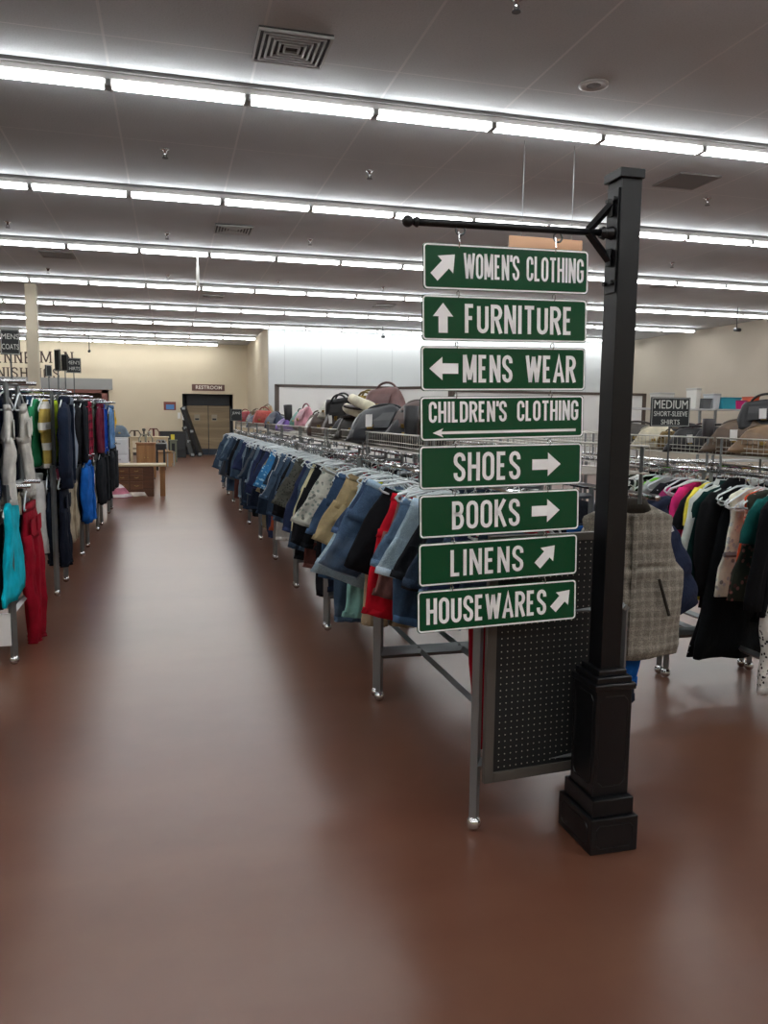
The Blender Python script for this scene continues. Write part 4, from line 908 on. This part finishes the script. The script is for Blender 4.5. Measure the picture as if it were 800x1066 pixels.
BAGS = [ # px, kind, colour, size, z, label, extras
 (437, 'slouch', '5c4a46', 1.5, 1.48, 'taupe suede bag standing tall beside the green signs', {}, 1.66),
 (428, 'boot', '1b1c20', 1.1, 1.42, 'tall black boot leaning in basket next to taupe bag', {}, 1.5),
 (419, 'boot', '232529', 1.0, 1.42, 'second black boot behind the taller one in basket', {}, 1.56),
 (398, 'slouch', '34373b', 1.75, 1.42, 'large charcoal slouch bag with white tag', dict(tg=True), 1.55),
 (376, 'slouch', '2a2622', 1.5, 1.42, 'dark brown black slouch bag beside charcoal bag', {}, 1.58),
 (400, 'purse', '7a5a58', 1.6, 1.6, 'dusty pink rounded bag on top of the pile', {}, 1.8),
 (384, 'tote', 'a08a3c', 1.45, 1.48, 'gold and black speckled tote bag', dict(fk='leopard', h2='2a2620'), 1.72),
 (357, 'tote', '15171a', 1.5, 1.46, 'black tote with several white tags beside speckled tote', dict(tg=True), 1.64),
 (376, 'shoe', 'd8d3bb', 1.3, 1.68, 'cream shoe lying on top of dark bag', {}, 1.52),
 (368, 'shoe', 'cbc6ae', 1.3, 1.62, 'second cream shoe lying lower on the pile', {}, 1.5),
 (340, 'purse', '4a372c', 1.5, 1.42, 'brown handbag below a white cloth bag', {}, 1.56),
 (346, 'slouch', 'd5d1c4', 1.2, 1.6, 'off white folded bag on the brown handbag', {}, 1.6),
 (330, 'slouch', 'cfcac2', 1.2, 1.44, 'pale grey flat bag near the red one', {}, 1.55),
 (318, 'purse', 'c58a96', 1.5, 1.48, 'pink handbag standing in the basket', {}, 1.62),
 (311, 'purse', '4f8f80', 1.2, 1.48, 'mint green bag beside the pink handbag', {}, 1.58),
 (301, 'boot', '191a1d', 1.3, 1.46, 'black boot upright beyond the pink handbag', {}, 1.56),
 (296, 'slouch', '6a4a9a', 1.1, 1.42, 'purple bag lying low in basket', {}, 1.5),
 (288, 'slouch', '28324a', 1.5, 1.44, 'navy bag beside the coral one', {}, 1.56),
 (275, 'purse', 'b84a40', 1.6, 1.46, 'coral red bag toward the far basket end', {}, 1.58),
 (269, 'tote', '8a6f50', 1.2, 1.46, 'tan bag toward the far basket end', {}, 1.62),
 (262, 'purse', '1c1c1e', 1.4, 1.44, 'small black bag near the far rod sign', {}, 1.58),
 (256, 'purse', 'a03c44', 1.6, 1.46, 'dark pink purse raised at far basket end', {}, 1.66),
 (281, 'tote', 'b3a081', 1.3, 1.5, 'beige tote behind the coral bag', {}, 1.7),
 (325, 'slouch', '3c3f36', 1.3, 1.43, 'olive slouch bag half behind the pink handbag', {}, 1.7),
 (308, 'slouch', '7d4a3a', 1.2, 1.43, 'rust brown slouch bag further down the basket', {}, 1.68),
 (350, 'slouch', '54473c', 1.3, 1.42, 'mud brown slouch bag behind the black tote', {}, 1.75),
 (410, 'slouch', '1f2023', 1.4, 1.42, 'black slouch bag behind the boots', {}, 1.72),
] + [(px, k_d, c_, 1.35, 1.42, l_, {}, x_) for px, k_d, c_, l_, x_ in (
 (431, 'slouch', '202226', 'black slouch bag low in the basket beside the green signs', 1.62), (389, 'slouch', '2b2723', 'near black slouch bag behind the charcoal one', 1.7), (366, 'slouch', '1d1e21', 'black slouch bag under the speckled tote', 1.62),
 (352, 'purse', '3a2d27', 'dark cocoa handbag under the black tote', 1.6), (345, 'slouch', '26282c', 'graphite slouch bag beside the cocoa handbag', 1.7), (333, 'purse', '6b5a4c', 'greige handbag behind the brown one', 1.72), (266, 'slouch', '2a3550', 'blue slouch bag beside the tan far bag', 1.55),
 (293, 'slouch', '1c1d20', 'small black slouch bag beside the purple one', 1.66))]
for px, kd, c, s, z, lb, ex, X in BAGS:
    Y = xy(px, X); bag(kd, c, (X, Y, z-.012), (R.uniform(-.1, .15), R.uniform(-.12, .12), -PI/2+R.uniform(.1, .75)), lb, s*.95, **ex)
BB = [(663, 'slouch', '4a4642', 1.5, 1.41, 'dark grey bag in right basket just beside the post', {}, 3.4), (684, 'slouch', 'cfc7ae', 1.3, 1.41, 'cream soft bag in right basket under the rod sign', {}, 3.42),
 (701, 'purse', '7d6a48', 1.0, 1.41, 'leopard patterned purse in right basket beside cream bag', dict(fk='leopard', h2='2a2218'), 3.4), (722, 'slouch', '1d1b1e', 1.3, 1.41, 'black slouch bag right of the rod sign', dict(tg=True), 3.42),
 (737, 'boot', '241d20', 1.15, 1.41, 'dark plum boot in right basket', {}, 3.4), (750, 'slouch', '171619', 1.4, 1.41, 'black bag beside the dark plum boot', {}, 3.52),
 (772, 'slouch', '5e4c3c', 1.65, 1.41, 'brown leather slouch bag with white tag in right basket', dict(tg=True), 3.42), (797, 'slouch', '7a5f42', 1.4, 1.41, 'tan bag at right edge of basket', {}, 3.4), (797, 'purse', '17181c', 1.5, 1.55, 'black purse with white tag raised at right edge', dict(tg=True), 3.52),
 (730, 'purse', '4a2530', 1.2, 1.41, 'maroon purse between black and plum items', {}, 3.62), (760, 'purse', '8a8478', 1.1, 1.41, 'stone grey purse behind the brown slouch bag', {}, 3.6), (713, 'slouch', '2c2628', 1.4, 1.41, 'deep brown bag behind black slouch bag', {}, 3.6), (690, 'purse', '3a3431', 1.3, 1.41, 'umber bag half behind the rod sign', {}, 3.6), (783, 'purse', '3b2a20', 1.4, 1.41, 'chocolate purse behind the brown slouch bag', {}, 3.62)]
for px, kd, c, s, z, lb, ex, X in BB:
    Y = xy(px, X); bag(kd, c, (X, Y, z-.012), (R.uniform(-.1, .1), R.uniform(-.1, .1), -PI/2+R.uniform(.4, 1.0)), lb, s*.74, group='bags in the right wire baskets', **ex)

# ------------------------------------------------------------------ far right shelf with bins
sh = thing('display_shelf', 'white metal shelf of bins far behind the right racks', 'shelf', (0, 0, 0))
Y = 13.0; xa = at(655, 425, Y).x; xb = at(830, 425, Y).x; zs = at(740, 425.5, Y).z
for z in (zs-.03, zs-.5, zs-1.0, .12): MB().box((xa, Y, z), (xb, Y+.5, z+.03)).build('shelf_board', mat('c4c6c6', .5), sh)
for x in (xa, (xa+xb)/2, xb-.04):
    for yy in (Y+.0, Y+.46): MB().box((x, yy, 0), (x+.04, yy+.04, zs)).build('upright', steel, sh)
def tub(px0, px1, py, c, lb, cat='bin', lid=None, name='storage_bin'):
    a = at(px0, 425, Y+.2); b_ = at(px1, py, Y+.2); r = thing(name, lb, cat, ((a.x+b_.x)/2, Y+.22, zs), 0)
    w_ = (b_.x-a.x)/2; h_ = b_.z-zs
    MB().loft([[(sx_*w_*k, sy_*.16*k, z) for sx_, sy_ in ((-1,-1),(1,-1),(1,1),(-1,1))] for k, z in ((.86, 0), (1, h_*.9))]).build('bin_body', mat(c, .4), r, bevel=.01)
    MB().box((-w_*1.04, -.17, h_*.88), (w_*1.04, .17, h_)).build('rim', mat(lid or shade(c, .85), .4), r, bevel=.006)
tub(727, 737, 415, '6f7274', 'small grey bin on the far right shelf'); tub(738, 746, 410, 'c7ccd0', 'tall white canister on the far right shelf', 'canister', name='canister')
tub(747, 767, 414, '37a3b8', 'turquoise storage tub on the far right shelf'); tub(761, 773, 417, 'd42a7c', 'hot pink box on the far right shelf', 'box', name='storage_box')
tub(779, 786, 413, 'd8582c', 'orange red box on the far right shelf', 'box', name='storage_box'); tub(720, 726, 404, 'd2d2cc', 'tall off white vase on the far right shelf', 'vase', name='vase')
tub(682, 698, 409, 'c9c9c4', 'wide white bin far behind the rod sign', name='storage_bin')

# ------------------------------------------------------------------ furniture at the end of the aisle
br1 = wood('4a2c1c', '6b4128', 1.2, 0); br2 = wood('7a5230', '9a6d42', 1.2, 2); pale = wood('b8a684', 'd0c09e', .8, 0)
ds = thing('writing_desk', 'low dark brown desk with six drawers and pale top', 'desk', (-1.12, 16.5, 0))
MB().box((0, .04, .12), (.78, .55, .6)).build('cabinet_body', br1, ds, bevel=.006)
MB().box((-.1, 0, .6), (1.02, .6, .64)).build('desk_top', pale, ds, bevel=.006)
MB().box((.9, .04, 0), (1.0, .5, .6)).build('side_leg', br2, ds, bevel=.004)
MB().poly([(0, 0), (.1, 0), (.16, .09), (.6, .09), (.66, 0), (.78, 0), (.78, .14), (0, .14)], .03).xf(Matrix.Translation((0, .03, 0))).build('base_apron', br1, ds)
for c_ in (0, 1):
    for z0, z1 in ((.14, .3), (.33, .44), (.46, .57)):
        d = MB().box((.06+c_*.27, .025, z0), (.3+c_*.27, .045, z1)).build('drawer', wood('5c3a24', '7c5233', 1.2, 0), ds, bevel=.004)
        MB().tube([(.14+c_*.27, .02, (z0+z1)/2), (.18+c_*.27, .005, (z0+z1)/2-.01), (.22+c_*.27, .02, (z0+z1)/2)], .006, 6).build('drawer_pull', mat('a88c55', .3, 1), d)
def legs(r, w_, d_, h_, m, t_=.05):
    for sx_ in (-1, 1):
        for sy_ in (-1, 1): MB().box((sx_*(w_/2-t_)-t_/2, sy_*(d_/2-t_)-t_/2, 0), (sx_*(w_/2-t_)+t_/2, sy_*(d_/2-t_)+t_/2, h_)).build('leg', m, r)
def table(px0, px1, py, Y, lb, m, d_=.7, name='dining_table', th=.04):
    a = at(px0, py, Y); b_ = at(px1, py, Y); r = thing(name, lb, 'table', ((a.x+b_.x)/2, Y+d_/2, 0)); w_ = b_.x-a.x; h_ = a.z
    MB().box((-w_/2, -d_/2, h_-th), (w_/2, d_/2, h_)).build('table_top', m, r, bevel=.005); legs(r, w_, d_, h_-th, m, .06)
    MB().box((-w_/2+.05, -d_/2+.04, h_-th-.09), (w_/2-.05, d_/2-.04, h_-th)).build('apron', m, r); return r
table(134, 176, 454.5, 27, 'long pale topped table behind the desk', pale); table(161, 173, 462, 24.5, 'small dark table beside the pale brown cabinet', mat('17181b', .4), .5, 'side_table', .1)
table(176, 185, 458, 29, 'small pale green side table before the black headboard', mat('6d7360', .5), .4, 'side_table', .03)
def chair(px, py, Y, c, lb, rz):
    a = at(px, py, Y); r = thing('dining_chair', lb, 'chair', (a.x, Y, 0), rz, 'chairs among the far furniture'); m = mat(c, .4); h_ = a.z
    MB().box((-.22, -.22, .43), (.22, .22, .48)).build('seat', mat('8e8270', .8), r, bevel=.01)
    for sx_ in (-1, 1):
        MB().bar((sx_*.19, -.19, 0), (sx_*.19, -.19, .43), .035).build('leg', m, r); MB().bar((sx_*.19, .19, 0), (sx_*.19, .19, .48), .035).build('leg', m, r)
    MB().tube([(-.19, .2, .48), (-.2, .24, h_-.12), (-.12, .25, h_), (.12, .25, h_), (.2, .24, h_-.12), (.19, .2, .48)], .022, 6).tube([(-.19, .22, .75), (.19, .22, .75)], .015, 6).bar((0, .22, .75), (0, .25, h_), .05).build('backrest', m, r)
chair(140, 448.5, 29.5, '3b2a20', 'dark wooden chair behind the pale table at left', 0); chair(162, 446.5, 29.6, '5a1c20', 'dark red framed chair behind the pale table', .3); chair(152, 452, 26.3, '8a8878', 'pale grey chair before the long table', PI); chair(172, 458, 26.5, '9aa0a0', 'light metal chair beside the small dark table', 2.6)
dc = thing('drawer_cart', 'white plastic three drawer cart behind the desk', 'drawers', (at(124, 470, 19).x, 19, 0)); top = at(124, 455, 19).z
MB().box((-.19, -.18, 0), (.2, .2, top)).build('cart_frame', mat('d4d6da', .4), dc, bevel=.01)
for i in range(3):
    z = top*(.04+i*.32); d = MB().box((-.17, -.2, z), (.18, -.18, z+top*.28)).build('drawer', mat('dfe2e6', .3), dc, bevel=.006); MB().box((-.05, -.215, z+top*.18), (.05, -.2, z+top*.21)).build('drawer_pull', mat('b9bcc2', .4), d)
cb = thing('wood_cabinet', 'honey brown cabinet with two doors behind the desk', 'cabinet', (at(152, 470, 21).x, 21, 0)); top = at(152, 461, 21).z
MB().box((-.23, 0, .05), (.23, .4, top-.03)).build('cabinet_body', br2, cb, bevel=.005); MB().box((-.25, -.02, top-.03), (.25, .42, top)).build('cabinet_top', br2, cb, bevel=.004); MB().box((-.21, .02, 0), (.21, .38, .05)).build('plinth', br1, cb)
for s in (-1, 1):
    d = MB().box((min(s*.01, s*.21), -.015, .1), (max(s*.01, s*.21), 0, top-.08)).build('door', wood('8a6038', 'a87c4c', 1.2, 2), cb, bevel=.004); MB().sphere((s*.04, -.025, top*.6), .012, 8).build('knob', mat('c0a060', .3, 1), d)
hd = thing('headboard', 'black headboard leaning on beige wall left of the restroom', 'headboard', (at(180, 460, 32).x, 32, 0)); top = at(180, 449, 32).z
MB().box((-.5, 0, .0), (.5, .06, top)).build('board', mat('15171a', .4), hd, bevel=.01); MB().box((-.45, -.02, .3), (-.05, 0, top-.1)).box((.05, -.02, .3), (.45, 0, top-.1)).build('inset_panel', mat('1f2226', .4), hd, bevel=.008)
MB().box((-.07, -.03, top-.32), (.07, -.022, top-.12)).build('price_tag', mat('e0d040', .5), hd)
for px0, py0, px1, lb in ((191, 424, 209, 'tall black bed rail leaning against the restroom recess'), (193, 445, 201, 'shorter black bed rail leaning beside the tall one')):
    a = at(px0, py0, 33); b_ = at(px1, 472, 32.3); r = thing('bed_rail', lb, 'bed rail', (0, 0, 0), 0, 'black bed rails leaning by the restrooms')
    MB().tube([(a.x, 33.5, a.z), (b_.x, 32.5, .06)], .13, 4).build('rail_board', mat('16181c', .4), r)
    d_ = Vector((b_.x-a.x, -1.0, .06-a.z)); 
    for f in (0.02, .5, .97): p = Vector((a.x, 33.5, a.z))+d_*f; MB().box((p.x-.06, p.y-.16, p.z-.05), (p.x+.06, p.y-.1, p.z+.05)).build('metal_bracket', steel, r)
for px, w_, h_, Y, lb in ((170, .45, .5, 26.5, 'open cardboard box under the small dark table'), (176, .35, .38, 28.3, 'smaller cardboard box beside the metal chair')):
    r = thing('cardboard_box', lb, 'box', (at(px, 475, Y).x, Y, 0), .2); MB().box((-w_/2, -w_/2, 0), (w_/2, w_/2, h_)).build('carton', mat('b08a62', .8), r)
    MB().box((-w_/2, -w_/2-.12, h_-.02), (w_/2, -w_/2, h_)).box((-w_/2, w_/2, h_), (w_/2, w_/2+.1, h_+.03)).build('flap', mat('bf9a72', .8), r)
a = at(123, 455, 19); bag('slouch', '5a6a78', (a.x, 19, top if False else at(124, 455.5, 19).z), (0, 0, .3), 'blue grey bag piled on the white drawer cart', 1.5, None)
a = at(117, 466, 14.3); bag('purse', '1b1c22', (a.x-.1, 14.3, a.z-.15), (0, 0, .3), 'black bag hanging at the end of the farthest left rack', 1.3, None)
pk = MB(); rings = [[((.3*(1-i/8)**.7+.02)*math.cos(2*PI*j/20)*(1+.15*math.sin(4*2*PI*j/20)), (.2*(1-i/8)**.7+.02)*math.sin(2*PI*j/20), .3*(i/8)) for j in range(20)] for i in range(9)]
pk.loft(rings); a = atz(121, 518, 0); o = pk.build('folded_blanket', fabric('c97f92', 'stripe', 'e8dfe0'), smooth=True); o.location = (a.x, a.y, 0); o.scale = (.9, .9, 1.0); tag(o, 'pink and white blanket heaped on floor before the desk', 'blanket')
for px, py, Y, c, lb, nm in ((150, 446, 27.3, '2a2a2c', 'dark candle holder standing on the long pale table', 'candle_holder'), (156, 449, 27.3, 'a8aca0', 'pale glass vase standing on the long pale table', 'vase')):
    a = at(px, 454.5, Y); r_h = at(px, py, Y).z-a.z
    o = MB().lathe([(.08, 0), (.03, r_h*.15), (.025, r_h*.6), (.06, r_h*.8), (.05, r_h)], n=14).build(nm, mat(c, .3), smooth=True); o.location = (a.x, Y, a.z); tag(o, lb, nm.replace('_', ' '))
